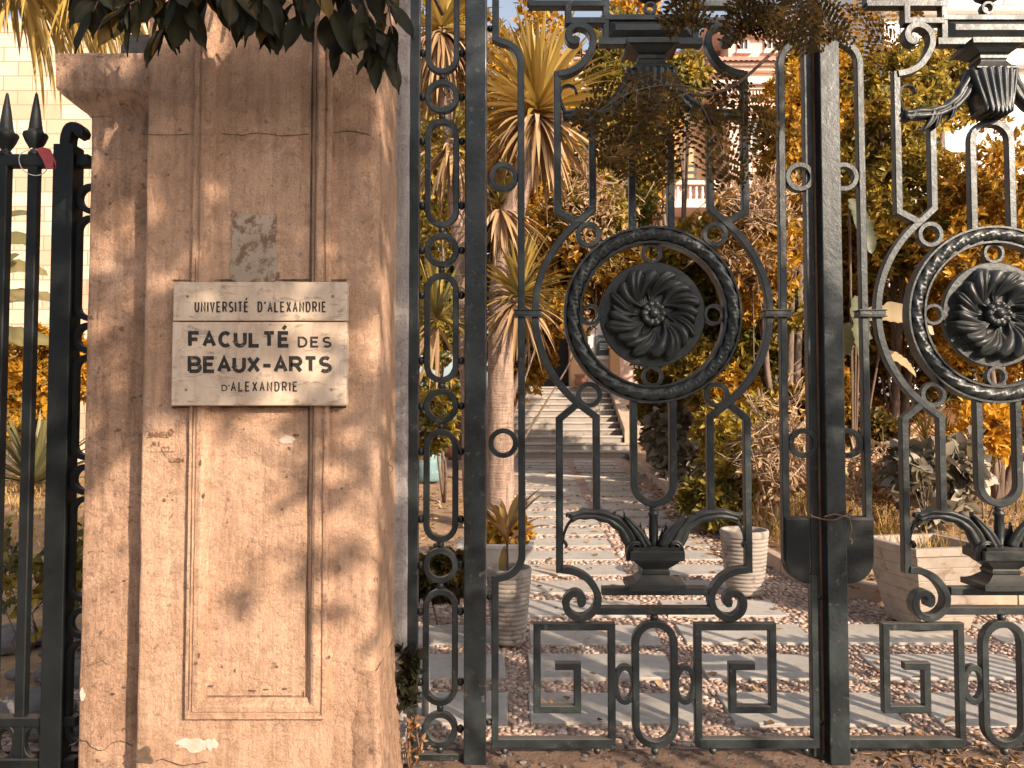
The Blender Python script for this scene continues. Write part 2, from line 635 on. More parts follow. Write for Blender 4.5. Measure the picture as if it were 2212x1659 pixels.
def leaf_mat(name, stops, rough=0.5, trans=0.3, spec=0.4):
    m, n, l, b = nt(name)
    at = n.new('ShaderNodeAttribute')
    at.attribute_name = 'tint'
    c = ramp(n, l, at.outputs['Fac'], stops)
    l.new(c, b.inputs['Base Color'])
    b.inputs['Roughness'].default_value = rough
    b.inputs['Specular IOR Level'].default_value = spec
    tr = n.new('ShaderNodeBsdfTranslucent')
    l.new(c, tr.inputs['Color'])
    ms = n.new('ShaderNodeMixShader')
    ms.inputs[0].default_value = trans
    l.new(b.outputs[0], ms.inputs[1])
    l.new(tr.outputs[0], ms.inputs[2])
    l.new(ms.outputs[0], n['Material Output'].inputs['Surface'])
    return m


ORANGE = [(0.0, (0.055, 0.045, 0.012)), (0.3, (0.17, 0.105, 0.016)), (0.6, (0.42, 0.215, 0.02)), (1.0, (0.70, 0.38, 0.035))]
M['leaf'] = leaf_mat('amber_leaves', ORANGE, trans=0.42)
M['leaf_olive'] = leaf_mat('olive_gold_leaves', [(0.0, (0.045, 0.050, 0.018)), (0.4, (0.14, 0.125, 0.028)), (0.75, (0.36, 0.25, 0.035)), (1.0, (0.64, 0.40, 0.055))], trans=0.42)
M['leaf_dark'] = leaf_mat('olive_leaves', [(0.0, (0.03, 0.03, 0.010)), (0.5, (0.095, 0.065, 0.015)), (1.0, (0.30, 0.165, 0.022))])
M['leaf_near'] = leaf_mat('dark_ficus_leaves', [(0.0, (0.012, 0.012, 0.006)), (0.6, (0.030, 0.026, 0.009)), (1.0, (0.15, 0.08, 0.013))], 0.55, 0.2, 0.2)
M['leaf_fern'] = leaf_mat('feathery_leaves', [(0.0, (0.030, 0.020, 0.006)), (0.6, (0.085, 0.048, 0.010)), (1.0, (0.40, 0.20, 0.022))], 0.8, 0.45, 0.15)
M['leaf_pale'] = leaf_mat('pale_glossy_leaves', [(0.0, (0.09, 0.075, 0.04)), (0.5, (0.24, 0.20, 0.14)), (1.0, (0.42, 0.36, 0.28))], 0.35, 0.15)
M['yucca'] = leaf_mat('yucca_leaves', [(0.0, (0.05, 0.055, 0.025)), (0.35, (0.17, 0.14, 0.045)), (0.7, (0.42, 0.27, 0.06)), (1.0, (0.64, 0.44, 0.15))], 0.45, 0.25)
M['deadleaf'] = leaf_mat('dead_leaves', [(0.0, (0.17, 0.10, 0.045)), (0.5, (0.38, 0.23, 0.11)), (1.0, (0.58, 0.40, 0.24))], 0.8, 0.2)
M['banana'] = leaf_mat('banana_leaves', [(0.0, (0.05, 0.065, 0.035)), (0.5, (0.24, 0.20, 0.08)), (1.0, (0.56, 0.41, 0.24))], 0.45, 0.3)
M['grass'] = leaf_mat('dry_grass', [(0.0, (0.16, 0.12, 0.02)), (0.5, (0.42, 0.25, 0.05)), (1.0, (0.60, 0.40, 0.18))], 0.7, 0.3)
M['litter'] = leaf_mat('fallen_leaves', [(0.0, (0.12, 0.06, 0.03)), (0.5, (0.34, 0.18, 0.08)), (1.0, (0.58, 0.38, 0.22))], 0.8, 0.1)
M['cordyline'] = leaf_mat('cordyline_leaves', [(0.0, (0.10, 0.10, 0.03)), (0.3, (0.30, 0.17, 0.06)), (0.7, (0.52, 0.30, 0.07)), (1.0, (0.62, 0.36, 0.24))], 0.4, 0.3)
M['pebble'] = leaf_mat('pebbles', [(0.0, (0.14, 0.095, 0.08)), (0.35, (0.33, 0.22, 0.17)), (0.75, (0.48, 0.35, 0.27)), (1.0, (0.62, 0.53, 0.46))], 0.6, 0.0)


# ------------------------------------------------------------------ foliage builders
def np_mesh(name, verts, faces, mat, tint, parent=None, loc=None, smooth=False):
    """verts (N,3) world, faces (F,k) ; tint (N,)"""
    if parent is not None:
        L = parent_world(parent)
    else:
        L = Vector(loc) if loc is not None else Vector((0, 0, 0))
    verts = verts - np.array(L)
    F, k = faces.shape
    me = bpy.data.meshes.new(name)
    me.vertices.add(len(verts))
    me.vertices.foreach_set('co', verts.astype(np.float32).ravel())
    me.loops.add(F * k)
    me.loops.foreach_set('vertex_index', faces.astype(np.int32).ravel())
    me.polygons.add(F)
    me.polygons.foreach_set('loop_start', np.arange(0, F * k, k, dtype=np.int32))
    if smooth:
        me.polygons.foreach_set('use_smooth', np.ones(F, dtype=bool))
    a = me.attributes.new('tint', 'FLOAT', 'POINT')
    a.data.foreach_set('value', np.clip(tint, 0, 1).astype(np.float32))
    me.update(calc_edges=True)
    me.materials.append(mat)
    o = bpy.data.objects.new(name, me)
    COL.objects.link(o)
    if parent is not None:
        o.parent = parent
    else:
        o.location = L
    return o


def norm(a):
    return a / (np.linalg.norm(a, axis=-1, keepdims=True) + 1e-9)


def runit(k):
    return norm(RNG.normal(size=(k, 3)))


class Leaves:
    """many small folded leaves: base, direction, face normal, length, half width, tint"""

    def __init__(s):
        s.parts = []

    def add(s, base, d, nrm, L, W, tint):
        s.parts.append((base, d, nrm, L, W, tint))

    def build(s, name, mat, parent=None, loc=None):
        base = np.concatenate([p[0] for p in s.parts])
        d = norm(np.concatenate([p[1] for p in s.parts]))
        nr = np.concatenate([p[2] for p in s.parts])
        L = np.concatenate([p[3] for p in s.parts])[:, None]
        W = np.concatenate([p[4] for p in s.parts])[:, None]
        t = np.concatenate([p[5] for p in s.parts])
        side = norm(np.cross(d, nr))
        nr = norm(np.cross(side, d))
        N = len(base)
        fold = 0.35
        pts = np.stack([
            base,
            base + d * L * 0.33 + side * W + nr * W * fold,
            base + d * L * 0.72 + side * W * 0.72 + nr * W * fold * 0.3,
            base + d * L - nr * L * 0.08,
            base + d * L * 0.72 - side * W * 0.72 + nr * W * fold * 0.3,
            base + d * L * 0.33 - side * W + nr * W * fold], axis=1).reshape(-1, 3)
        i = np.arange(N)[:, None] * 6
        f = np.concatenate([i + np.array([[0, 1, 2, 3]]), i + np.array([[0, 3, 4, 5]])], axis=1).reshape(-1, 4)
        return np_mesh(name, pts, f, mat, np.repeat(t, 6), parent, loc)


def tufts(lv, C, O, k, L, W, tint, spread=0.9):
    """k leaves radiating from each point of C around direction O"""
    N = len(C)
    c = np.repeat(C, k, axis=0)
    o = np.repeat(O, k, axis=0)
    d = norm(o * 0.75 + runit(N * k) * spread)
    nr = norm(o + runit(N * k) * 0.6 + np.array([0, 0, 0.35]))
    ll = L * RNG.uniform(0.5, 1.35, N * k)
    t = np.repeat(tint, k) + RNG.normal(0, 0.14, N * k)
    lv.add(c + d * L * 0.08, d, nr, ll, ll * W, t)


def crown_points(c, r, n, seed, inner=0.35, lump=0.55):
    """points and outward directions of an uneven crown"""
    u = runit(n)
    off = np.array([mnoise.noise(Vector((p[0] * 1.7 + seed, p[1] * 1.7, p[2] * 1.7 - seed))) for p in u])
    rad = (RNG.uniform(inner ** 3, 1, n) ** (1 / 3)) * (1 - 0.12 + lump * off)
    pts = np.array(c) + u * rad[:, None] * np.array(r)
    g = np.array([mnoise.noise(Vector((p[0] * 2.1 + seed, p[1] * 2.1, p[2] * 2.1))) for p in pts])
    keep = g > -0.22
    return pts[keep], norm(u / np.array(r) * min(r))[keep], g[keep]


def shrub(name, label, cat, base, blobs, n, L, W=0.2, k=7, mat='leaf', trunk_r=0.06, group=None, tint=0.55, tv=0.18,
          bark='bark', seed=None, limbs=9):
    """base: foot on the ground; blobs: [(centre, radii)] ; n tufts in all"""
    trunk_r *= .45 if name in ('leafy_bush', 'dark_shrub') else .75 if name == 'garden_tree' else 1
    seed = seed if seed is not None else random.uniform(0, 50)
    t = thing(name, label, cat, base, group)
    lv = Leaves()
    vol = [b[1][0] * b[1][2] for b in blobs]
    mb = MB()
    b0 = Vector(base)
    for (c, r), w in zip(blobs, vol):
        cnt = max(8, int(n * w / sum(vol)))
        pts, out, g = crown_points(c, r, cnt, seed)
        tn = tint + .10 + tv * g * 1.6 + RNG.normal(0, tv * 0.6, len(pts))
        tufts(lv, pts, out, k, L, W, tn)
        cv = Vector(c)
        knee = b0.lerp(cv, 0.55) + Vector((random.uniform(-.1, .1), random.uniform(-.1, .1), 0))
        tube(mb, [b0 - Vector((0, 0, .05)), b0.lerp(knee, 0.5) + Vector((random.uniform(-.06, .06), 0, 0)), knee, cv],
             [trunk_r, trunk_r * 0.85, trunk_r * 0.65, trunk_r * 0.4], 7)
        for q in range(limbs):
            e = Vector(pts[random.randrange(len(pts))])
            s_ = knee.lerp(cv, random.uniform(0, 1))
            md = s_.lerp(e, 0.5) + Vector((0, 0, 0.12 * (e - s_).length))
            tube(mb, [s_, md, e], [trunk_r * 0.4, trunk_r * 0.25, 0.006], 5)
    mb.build('trunk', M[bark], t)
    lv.build('crown', M[mat], t)
    return t


class Blades:
    """long strap leaves; each is a curved V-folded strip"""

    def __init__(s):
        s.v = []
        s.f = []
        s.t = []

    def add(s, base, d, L, W, droop, tint, nseg=7, shape='strap', fold=0.25, twist=0.0, torn=0.0, face=None):
        p = Vector(base)
        d = Vector(d).normalized()
        st = L / nseg
        o = len(s.v)
        up = Vector((0, 0, 1))
        sd0 = d.cross(Vector(face) if face else up)
        if sd0.length < 0.05:
            sd0 = Vector((1, 0, 0))
        sd0.normalize()
        rnd = random.uniform(-twist, twist)
        for i in range(nseg + 1):
            a = i / nseg
            if shape == 'strap':
                w = W * min(1, 0.55 + 2.5 * a) * (1 - a ** 3)
            elif shape == 'lance':
                w = W * (sin(pi * min(1, 0.04 + a * 0.96)) ** 0.8)
            else:
                w = W * (sin(pi * min(1, 0.02 + a * 0.98)) ** 0.5)
            nn = sd0.cross(d)
            side = (sd0 * cos(rnd * a) + nn * sin(rnd * a))
            nn = side.cross(d)
            tl = 1 - torn * random.random()
            tr = 1 - torn * random.random()
            s.v += [p + side * w * tl + nn * w * fold, p, p - side * w * tr + nn * w * fold]
            tt = tint + random.uniform(-0.06, 0.06)
            s.t += [tt - 0.03, tt + 0.08, tt - 0.03]
            if i < nseg:
                q = o + i * 3
                s.f += [(q, q + 1, q + 4, q + 3), (q + 1, q + 2, q + 5, q + 4)]
            p = p + d * st
            d = (d + Vector((0, 0, -droop * (0.3 + a) / nseg))).normalized()

    def build(s, name, mat, parent=None, loc=None):
        return np_mesh(name, np.array([tuple(p) for p in s.v]), np.array(s.f), mat, np.array(s.t), parent, loc, smooth=False)


def rosette(bl, c, n, L, W, lo, hi, droop, tint, tv=0.2, r0=0.05, front=None):
    for i in range(n):
        az = random.uniform(0, 2 * pi)
        el = radians(random.uniform(lo, hi))
        d = Vector((cos(az) * cos(el), sin(az) * cos(el), sin(el)))
        bl.add(Vector(c) + d * r0, d, L * random.uniform(0.7, 1.15), W * random.uniform(0.8, 1.15),
               droop * random.uniform(0.5, 1.4), tint + random.uniform(-tv, tv), twist=0.5)


# ================================================================== SETTING
# ground: one sheet reaching the horizon, climbing gently behind the gate
mb = MB()
xs = [-150, -40, -15, -8, -4, -2, 0, 2, 4, 8, 15, 40, 150]
ys = [-80, -20, -5, 0, 3.3, 3.5, 4.5, 6, 8, 11, 14, 17, 20, 25, 40, 80, 250]
vs = [(x, y, -0.035 + (gz(min(y, 25)) if y > 3.5 else 0)) for y in ys for x in xs]
fs = [(j * len(xs) + i, j * len(xs) + i + 1, (j + 1) * len(xs) + i + 1, (j + 1) * len(xs) + i)
      for j in range(len(ys) - 1) for i in range(len(xs) - 1)]
mb.add(vs, fs)
tag(mb.build('ground', M['soil'], recalc=False), kind='structure')
mb = MB()
mb.box(-30, 30, -6, 3.25, -0.03, 0.0)
tag(mb.build('pavement', M['sidewalk']), kind='structure')

# path: pebble bed with rows of raised slabs (one sheet of paving)
PX = lambda Y: 0.0145 * (Y - 4.6)
slabs = []
rows = [3.85 + 0.583 * k for k in range(24)]
for k, y0 in enumerate(rows):
    y1 = y0 + 0.385
    if y1 > 17.0:
        break
    cols = [(0.105, 0.955), (1.115, 1.97)]
    if y0 < 5.3:
        cols += [(2.14, 3.02), (3.18, 4.0), (-0.92, -0.03), (-1.9, -1.06)]
    for (a, b_) in cols:
        s_ = PX(y0)
        slabs.append((a + s_ + random.uniform(-.012, .012), b_ + s_ + random.uniform(-.012, .012),
                      y0 + random.uniform(-.012, .012), y1 + random.uniform(-.012, .012)))
mb = MB()
bedpts = [(-2.6, 3.6), (4.6, 3.6), (4.6, 5.75), (2.85, 5.75), (2.45, 6.7), (2.38, 9), (2.45, 15), (2.5, 17.1), (-0.3, 17.1),
          (-0.1, 9), (-0.12, 5.9), (-2.6, 5.9)]
bm = bmesh.new()
bvs = [bm.verts.new((x, y, gz(y) - 0.012)) for x, y in bedpts]
bm.faces.new(bvs)
bmesh.ops.triangulate(bm, faces=bm.faces)
bm.verts.index_update()
mb.add([tuple(v.co) for v in bm.verts], [tuple(v.index for v in f.verts) for f in bm.faces], False, 0)
bm.free()
for (a, b_, y0, y1) in slabs:
    t = 0.004 + random.uniform(-.002, .003)
    v = [(a, y0, gz(y0) - .03), (b_, y0, gz(y0) - .03), (b_, y1, gz(y1) - .03), (a, y1, gz(y1) - .03),
         (a, y0, gz(y0) + t - .006), (b_, y0, gz(y0) + t - .006), (b_, y1, gz(y1) + t - .006), (a, y1, gz(y1) + t - .006),
         (a + .006, y0 + .006, gz(y0) + t), (b_ - .006, y0 + .006, gz(y0) + t), (b_ - .006, y1 - .006, gz(y1) + t), (a + .006, y1 - .006, gz(y1) + t)]
    jit = [(random.uniform(-.011, .011), random.uniform(-.010, .010), random.uniform(-.003, .003)) for _ in range(4)]
    v = [(p[0] + jit[q % 4][0], p[1] + jit[q % 4][1], p[2] + jit[q % 4][2]) for q, p in enumerate(v)]
    f = [(0, 1, 5, 4), (1, 2, 6, 5), (2, 3, 7, 6), (3, 0, 4, 7), (4, 5, 9, 8), (5, 6, 10, 9), (6, 7, 11, 10), (7, 4, 8, 11), (8, 9, 10, 11)]
    mb.add(v, f, False, 1)
tag(mb.build('path', [M['mortar'], M['slab']]), kind='structure')


def inside_bed(x, y):
    c = False
    j = len(bedpts) - 1
    for i in range(len(bedpts)):
        xi, yi = bedpts[i]
        xj, yj = bedpts[j]
        if (yi > y) != (yj > y) and x < (xj - xi) * (y - yi) / (yj - yi) + xi:
            c = not c
        j = i
    return c


# pebbles set in the bed between the slabs
ico = bmesh.new()
bmesh.ops.create_icosphere(ico, subdivisions=2, radius=1)
IV = np.array([tuple(v.co) for v in ico.verts])
IF = np.array([[v.index for v in f.verts] for f in ico.faces])
ico.free()
ico = bmesh.new()
bmesh.ops.create_icosphere(ico, subdivisions=1, radius=1)
IV1 = np.array([tuple(v.co) for v in ico.verts])
IF1 = np.array([[v.index for v in f.verts] for f in ico.faces])
ico.free()
pv, pf, pt = [], [], []
off = 0


def add_pebble(x, y, z, r, big):
    global off
    V_, F_ = (IV, IF) if big else (IV1, IF1)
    a = random.uniform(0, pi)
    sx, sy, sz = r * random.uniform(.8, 1.5), r * random.uniform(.6, .95), r * random.uniform(.4, .55)
    q = V_ * np.array([sx, sy, sz])
    q = np.stack([q[:, 0] * cos(a) - q[:, 1] * sin(a), q[:, 0] * sin(a) + q[:, 1] * cos(a), q[:, 2]], 1)
    q[:, :2] *= 1 + 0.12 * np.sin(q[:, :1] * 60 + x * 9)
    pv.append(q + np.array([x, y, z]))
    pf.append(F_ + off)
    off += len(V_)
    pt.append(np.full(len(V_), min(1, max(0, random.gauss(.5, .22)))))


def on_slab(x, y, e=0.0):
    for (a, b_, y0, y1) in slabs:
        if a - e < x < b_ + e and y0 - e < y < y1 + e:
            return True
    return False


y = 3.66
while y < 11.5:
    st = 0.031 if y < 5.3 else 0.045 if y < 7.5 else 0.07
    x = -2.5
    while x < 4.5:
        xx, yy = x + random.uniform(-.35, .35) * st, y + random.uniform(-.35, .35) * st
        if inside_bed(xx, yy) and not on_slab(xx, yy, 0.008) and random.random() < 0.93 and abs(xx) < yy * 0.72 + .2:
            add_pebble(xx, yy, gz(yy) - 0.0085, st * 0.52, y < 4.5)
        x += st
    y += st * 0.86
tag(np_mesh('pebbles', np.concatenate(pv), np.concatenate(pf), M['pebble'], np.concatenate(pt), smooth=True),
    'rounded pebbles set between the pale paving slabs of the path', 'pebbles', kind='stuff')

# threshold under the gate: crumbling sill with a broken edge
mb = MB()
nx = 130
X0, X1 = -0.5, 3.3
prof = []
for i in range(nx + 1):
    x = X0 + (X1 - X0) * i / nx
    e = 0.016 * mnoise.noise(Vector((x * 5, 1.3, 0))) + 0.010 * mnoise.noise(Vector((x * 17, 4.3, 0)))
    h = 0.012 * mnoise.noise(Vector((x * 8, 9.3, 0)))
    prof.append([(x, 3.27 + e * .5, -0.25), (x, 3.27 + e, -0.045 + h), (x, 3.30 + e * 1.5, -0.020 + h * 1.2), (x, 3.38 + e * 2, -0.012 + h),
                 (x, 3.47 + e, 0.0 + h * .6), (x, 3.60, 0.004 + h * .4), (x, 3.64, -0.06)])
vs = [q for p in prof for q in p]
k = 7
fs = [(i * k + q, (i + 1) * k + q, (i + 1) * k + q + 1, i * k + q + 1) for i in range(nx) for q in range(k - 1)]
mb.add(vs, fs)
tag(mb.build('threshold_ground', M['sill']), kind='structure')


def rubble(mb, x, y, z, r):
    q = IV1 * r
    q = q * np.array([random.uniform(.7, 1.4), random.uniform(.7, 1.2), random.uniform(.4, .8)]) * (1 + RNG.uniform(-.25, .25, (len(q), 1)))
    mb.add([tuple(p + np.array([x, y, z])) for p in q], [tuple(f) for f in IF1])


mb = MB()
for i in range(150):
    x = random.uniform(-.45, 2.4)
    rubble(mb, x, random.uniform(3.33, 3.66), random.uniform(-.004, .006), random.uniform(.004, .016))
tag(mb.build('rubble', M['stone']), 'crumbs of stone lying on the gate sill', 'rubble', kind='stuff')

# ================================================================== GATE PILLAR
YF = 3.0
xl = P(307, 830, YF).x
xr = P(816, 830, YF).x
pillar = thing('gate_pillar', 'tall ochre plastered gate pillar carrying the marble name plaques', 'pillar', ((xl + xr) / 2, YF, 0))


def prism(mb, outline, z0, z1, dz, amp, seed, smooth=True, top=True):
    nz_ = max(1, int((z1 - z0) / dz))
    k = len(outline)
    vs = []
    for j in range(nz_ + 1):
        z = z0 + (z1 - z0) * j / nz_
        for (x, y) in outline:
            d = mnoise.noise(Vector((x * 6 + seed, y * 6, z * 4))) * amp + mnoise.noise(Vector((x * 22, y * 22 + seed, z * 18))) * amp * .5
            e = mnoise.noise(Vector((x * 6, y * 6 - seed, z * 5 + 3))) * amp
            vs.append((x + e, y + d, z))
    fs = []
    for j in range(nz_):
        for i in range(k - 1):
            fs.append((j * k + i, j * k + i + 1, (j + 1) * k + i + 1, (j + 1) * k + i))
    if top:
        fs.append(tuple(nz_ * k + i for i in range(k)))
    mb.add(vs, fs, smooth)


out = [(xl, 3.45), (xl, 3.2), (xl, YF + .012), (xl + .004, YF + .003), (xl + .012, YF)]
w = xr - xl
for i in range(1, 34):
    out.append((xl + .012 + (w - .06) * i / 34, YF))
rr = .045
out += [(xr - rr + rr * sin(a), YF + rr - rr * cos(a)) for a in [radians(q) for q in range(0, 91, 15)]]
out += [(xr, YF + .1), (xr + .004, YF + .16), (xr + .004, YF + .24), (xr, YF + .3), (xr, YF + .38), (xr, 3.47)]
mb = MB()
prism(mb, out, -0.1, 3.9, 0.03, 0.0035, 3.1)
mb.build('shaft', M['stucco'], pillar)
# swollen foot on the gate side
mb = MB()
zt = P(830, 1430, 3.1).z
rows_ = []
N_ = 14
vs = []
for j in range(12):
    a = j / 11
    z = -0.05 + (zt + .05) * a
    r = 0.055 * (1 - a) ** 1.5 + 0.004
    for i in range(N_ + 1):
        t = i / N_
        x = xr - .10 + (0.10 + r) * min(1, t * 1.6) if t < .5 else xr + r
        yy = YF - r if t < .5 else YF - r + (t - .5) * 2 * (0.46)
        if t < .5:
            x = xr - .12 + (.12 + r) * t / .5
            yy = YF + .012 - (r + .012) * min(1, t / .3)
        e = 0.006 * mnoise.noise(Vector((x * 14, yy * 14, z * 14)))
        vs.append((x + e, yy + e, z))
fs = [(j * (N_ + 1) + i, j * (N_ + 1) + i + 1, (j + 1) * (N_ + 1) + i + 1, (j + 1) * (N_ + 1) + i) for j in range(11) for i in range(N_)]
mb.add(vs, fs, True)
mb.build('foot', M['stucco_dark'], pillar)
# jamb between pillar and iron work
mb = MB()
jr = P(882, 830, 3.47).x
prism(mb, [(xr - .04, 3.8), (xr - .04, 3.46), (xr - .01, 3.455), ((xr + jr) / 2, 3.455), (jr - .008, 3.455), (jr, 3.465), (jr, 3.6), (jr, 3.8)], -0.1, 3.9, .05, .002, 8.8)
mb.build('jamb', M['jamb'], pillar)
# raised moulding frame round the panel
ul, ur = P(437, 830, YF).x, P(692, 830, YF).x
zb = P(560, 1527, YF).z
fw = 0.078
mprof = [(-.5, .02), (-.5, -.8), (-.46, -1), (-.30, -1.0), (-.24, -.72), (-.18, -.72), (-.12, -.95), (.12, -1.0), (.26, -.8), (.36, -.45), (.46, -.36), (.5, .02)]
mprof = [(p[0], p[1]) for p in mprof]
mb = MB()
path_ = []
zz = 3.85
while zz > zb + .05:
    path_.append((ul, zz))
    zz -= .04
path_.append((ul, zb))
for i in range(1, 12):
    path_.append((ul + (ur - ul) * i / 12, zb))
path_.append((ur, zb))
zz = zb + .05
while zz < 3.85:
    path_.append((ur, zz))
    zz += .04
bar(mb, path_, fw, 0.030, YF + .002, prof=mprof, smooth=False, jitter=False)
mb.v = [(p[0] + .0025 * mnoise.noise(Vector((p[0] * 9, 2, p[2] * 7))), p[1] + .002 * mnoise.noise(Vector((p[0] * 20, 5, p[2] * 16))), p[2]) for p in mb.v]
mb.build('panel_moulding', M['stucco'], pillar)

# side pier with its capital
px0 = P(184, 700, 3.13).x
mb = MB()
outl = [(px0, 3.6), (px0, 3.15), (px0 + .012, 3.132)]
for i in range(1, 10):
    outl.append((px0 + .012 + (xl + .05 - px0) * i / 10, 3.13))
prism(mb, outl + [(xl + .06, 3.13), (xl + .06, 3.6)], -0.1, P(200, 246, 3.13).z, .03, .004, 5.5)
mb.build('side_pier', M['stucco_dark'], pillar)
mb = MB()
zc0, zc1, zc2 = P(150, 246, 3.1).z, P(150, 197, 3.1).z, P(150, 121, 3.1).z
xa = P(124, 160, 3.08).x
steps = [(0.0, zc0), (0.006, zc0 + .008), (0.02, zc0 + .018), (0.05, zc0 + (zc1 - zc0) * .45), (0.085, zc0 + (zc1 - zc0) * .75), (px0 - xa, zc1), (px0 - xa + .002, zc2 - .01), (px0 - xa - .008, zc2)]
vs = []
for (e, z) in steps:
    o_ = []
    for i in range(12):
        x = px0 - e + (xl + .05 - px0 + e) * i / 11
        o_.append((x, 3.13 - e * .55))
    o_ = [(px0 - e, 3.6)] + [(px0 - e, 3.35)] + o_
    for (x, yy) in o_:
        d = .005 * mnoise.noise(Vector((x * 12, yy * 12, z * 12)))
        vs.append((x + d, yy + d, z + .004 * mnoise.noise(Vector((x * 15, 3, z)))))
k = 14
fs = [(j * k + i, j * k + i + 1, (j + 1) * k + i + 1, (j + 1) * k + i) for j in range(len(steps) - 1) for i in range(k - 1)]
fs.append(tuple((len(steps) - 1) * k + i for i in range(k)))
mb.add(vs, fs, False)
cap_o = mb.build('capital', M['stucco_dark'], pillar)
mb = MB()
zs0 = zc2 - .01
prev = None
vs = []
xb0, xb1 = P(247, 100, 3.2).x, xl + .03
for j in range(7):
    z = zs0 + .16 * j / 6
    tp = .02 if j in (1,) else 0
    for (x, yy) in [(xb0 - .02 * (j == 0) + .012 * (j > 2) + .02 * (j > 4), 3.22), (xb1, 3.22), (xb1, 3.45), (xb0, 3.45)]:
        d = .014 * mnoise.noise(Vector((x * 14, yy * 14, z * 20)))
        vs.append((x + d, yy + d, z))
fs = [(j * 4 + i, j * 4 + (i + 1) % 4, (j + 1) * 4 + (i + 1) % 4, (j + 1) * 4 + i) for j in range(6) for i in range(4)] + [(24, 25, 26, 27)]
mb.add(vs, fs)
mb.build('broken_finial', M['stone'], pillar)


# cracks, scratches and chips in the plaster
def crack(mb, pts, Y, w=0.0025, wob=5, proud=0.004):
    pts = cr([(p[0], p[1]) for p in pts], 5)
    q = [P(u + random.uniform(-1, 1) * wob * .3, v + random.uniform(-1, 1) * wob * .3, Y) for u, v in pts]
    w *= .36
    ww = [w * random.uniform(.3, 1.5) for _ in q]
    ww[0] = ww[-1] = w * .2
    bar(mb, [(p.x, p.z) for p in q], ww, 0.004, Y - proud + .002, jitter=False, ch=.1)


mb = MB()
crack(mb, [(150, 1612), (178, 1598), (200, 1613), (220, 1622), (240, 1606), (262, 1600), (290, 1612)], 3.13, .006, 6)
crack(mb, [(186, 1440), (202, 1434), (220, 1428), (232, 1433)], 3.13, .002)
crack(mb, [(320, 291), (360, 292), (410, 290)], YF, .002, 3)
crack(mb, [(478, 289), (520, 292), (560, 288), (610, 293), (668, 290)], YF, .0025, 3)
crack(mb, [(712, 288), (760, 284), (800, 292)], YF, .002, 3)
crack(mb, [(318, 976), (380, 975)], YF, .0018, 2)
crack(mb, [(330, 1650), (350, 1640), (395, 1652), (450, 1645)], YF, .004, 4)
crack(mb, [(848, 985), (840, 1000), (850, 1010), (843, 1025)], 3.05, .004, 4, .02)
mb.build('crack', M['crack'], pillar)
mb = MB()


def scratch(pts, w=0.0022, Y=YF):
    q = [P(u, v, Y) for u, v in pts]
    bar(mb, [(p.x, p.z) for p in q], w, 0.003, Y - .0045, jitter=True, ch=.1)


# scratched names: AHMED, AII, KARIM, a heart and a hook
def scr_word(word, u, v, h, adv):
    for ch in word:
        for st in GL[ch]:
            scratch([(u + p[0] * adv * .75 + random.uniform(-.5, .5), v - p[1] * h + random.uniform(-.6, .6)) for p in st], .0016)
        u += adv


def A_(cx, cy, rx, ry, a0, a1, n=8):
    return arc(cx, cy, rx, ry, a0, a1, n)


GL = {
    'A': [[(0, 0), (.5, 1), (1, 0)], [(.19, .34), (.81, .34)]],
    'B': [[(0, 0), (0, 1), (.5, 1)] + A_(.55, .76, .36, .24, 90, -90) + [(.0, .52)], [(.0, .52), (.55, .52)] + A_(.6, .26, .4, .26, 90, -90) + [(0, 0)]],
    'C': [A_(.55, .5, .52, .5, 48, 312, 16)],
    'D': [[(0, 0), (0, 1), (.4, 1)] + A_(.42, .5, .55, .5, 90, -90, 12) + [(0, 0)]],
    'E': [[(.85, 1), (0, 1), (0, 0), (.88, 0)], [(0, .52), (.74, .52)]],
    'F': [[(.85, 1), (0, 1), (0, 0)], [(0, .5), (.74, .5)]],
    'I': [[(0, 0), (0, 1)]],
    'H': [[(0, 0), (0, 1)], [(1, 0), (1, 1)], [(0, .5), (1, .5)]],
    'K': [[(0, 0), (0, 1)], [(.9, 1), (0, .45), (.95, 0)]],
    'M': [[(0, 0), (0, 1), (.5, .35), (1, 1), (1, 0)]],
    'L': [[(0, 1), (0, 0), (.82, 0)]],
    'N': [[(0, 0), (0, 1), (.95, 0), (.95, 1)]],
    'R': [[(0, 0), (0, 1), (.5, 1)] + A_(.55, .74, .38, .26, 90, -90) + [(0, .48)], [(.48, .48), (.95, 0)]],
    'S': [A_(.48, .745, .42, .255, 38, 270, 11)[:-1] + A_(.48, .245, .44, .245, 90, -142, 11)],
    'T': [[(0, 1), (.95, 1)], [(.475, 1), (.475, 0)]],
    'U': [[(0, 1), (0, .36)] + A_(.46, .36, .46, .36, 180, 360, 12) + [(.92, 1)]],
    'V': [[(0, 1), (.48, 0), (.96, 1)]],
    'X': [[(0, 0), (.92, 1)], [(0, 1), (.92, 0)]],
    '-': [[(0, .42), (.7, .42)]],
    "'": [[(.0, .82), (.14, 1.06)]],
}
GW = {'I': .0, "'": .12, '-': .7, 'E': .88, 'F': .85, 'L': .82, 'S': .92, ' ': .42, 'B': 1.0, 'N': .95, 'T': .95, 'R': .95, 'U': .92, 'V': .96, 'X': .92, 'D': .97, 'C': 1.0}
scr_word('AHMED', 320, 944, 11, 10.5)
scr_word('AII', 330, 962, 9, 8)
scr_word('KARM', 368, 998, 9, 8)
scratch([(352, 972), (350, 966), (355, 964), (359, 968), (364, 964), (368, 967), (365, 974), (358, 982), (352, 972)], .0016)
scratch(cr([(725, 1223), (731, 1222), (736, 1226), (733, 1233), (727, 1237), (726, 1240)], 4), .0030)
scratch([(318, 945), (360, 938)], .0016)
scratch([(368, 928), (372, 926), (376, 932), (372, 940), (367, 938), (366, 932), (368, 928)], .0018)
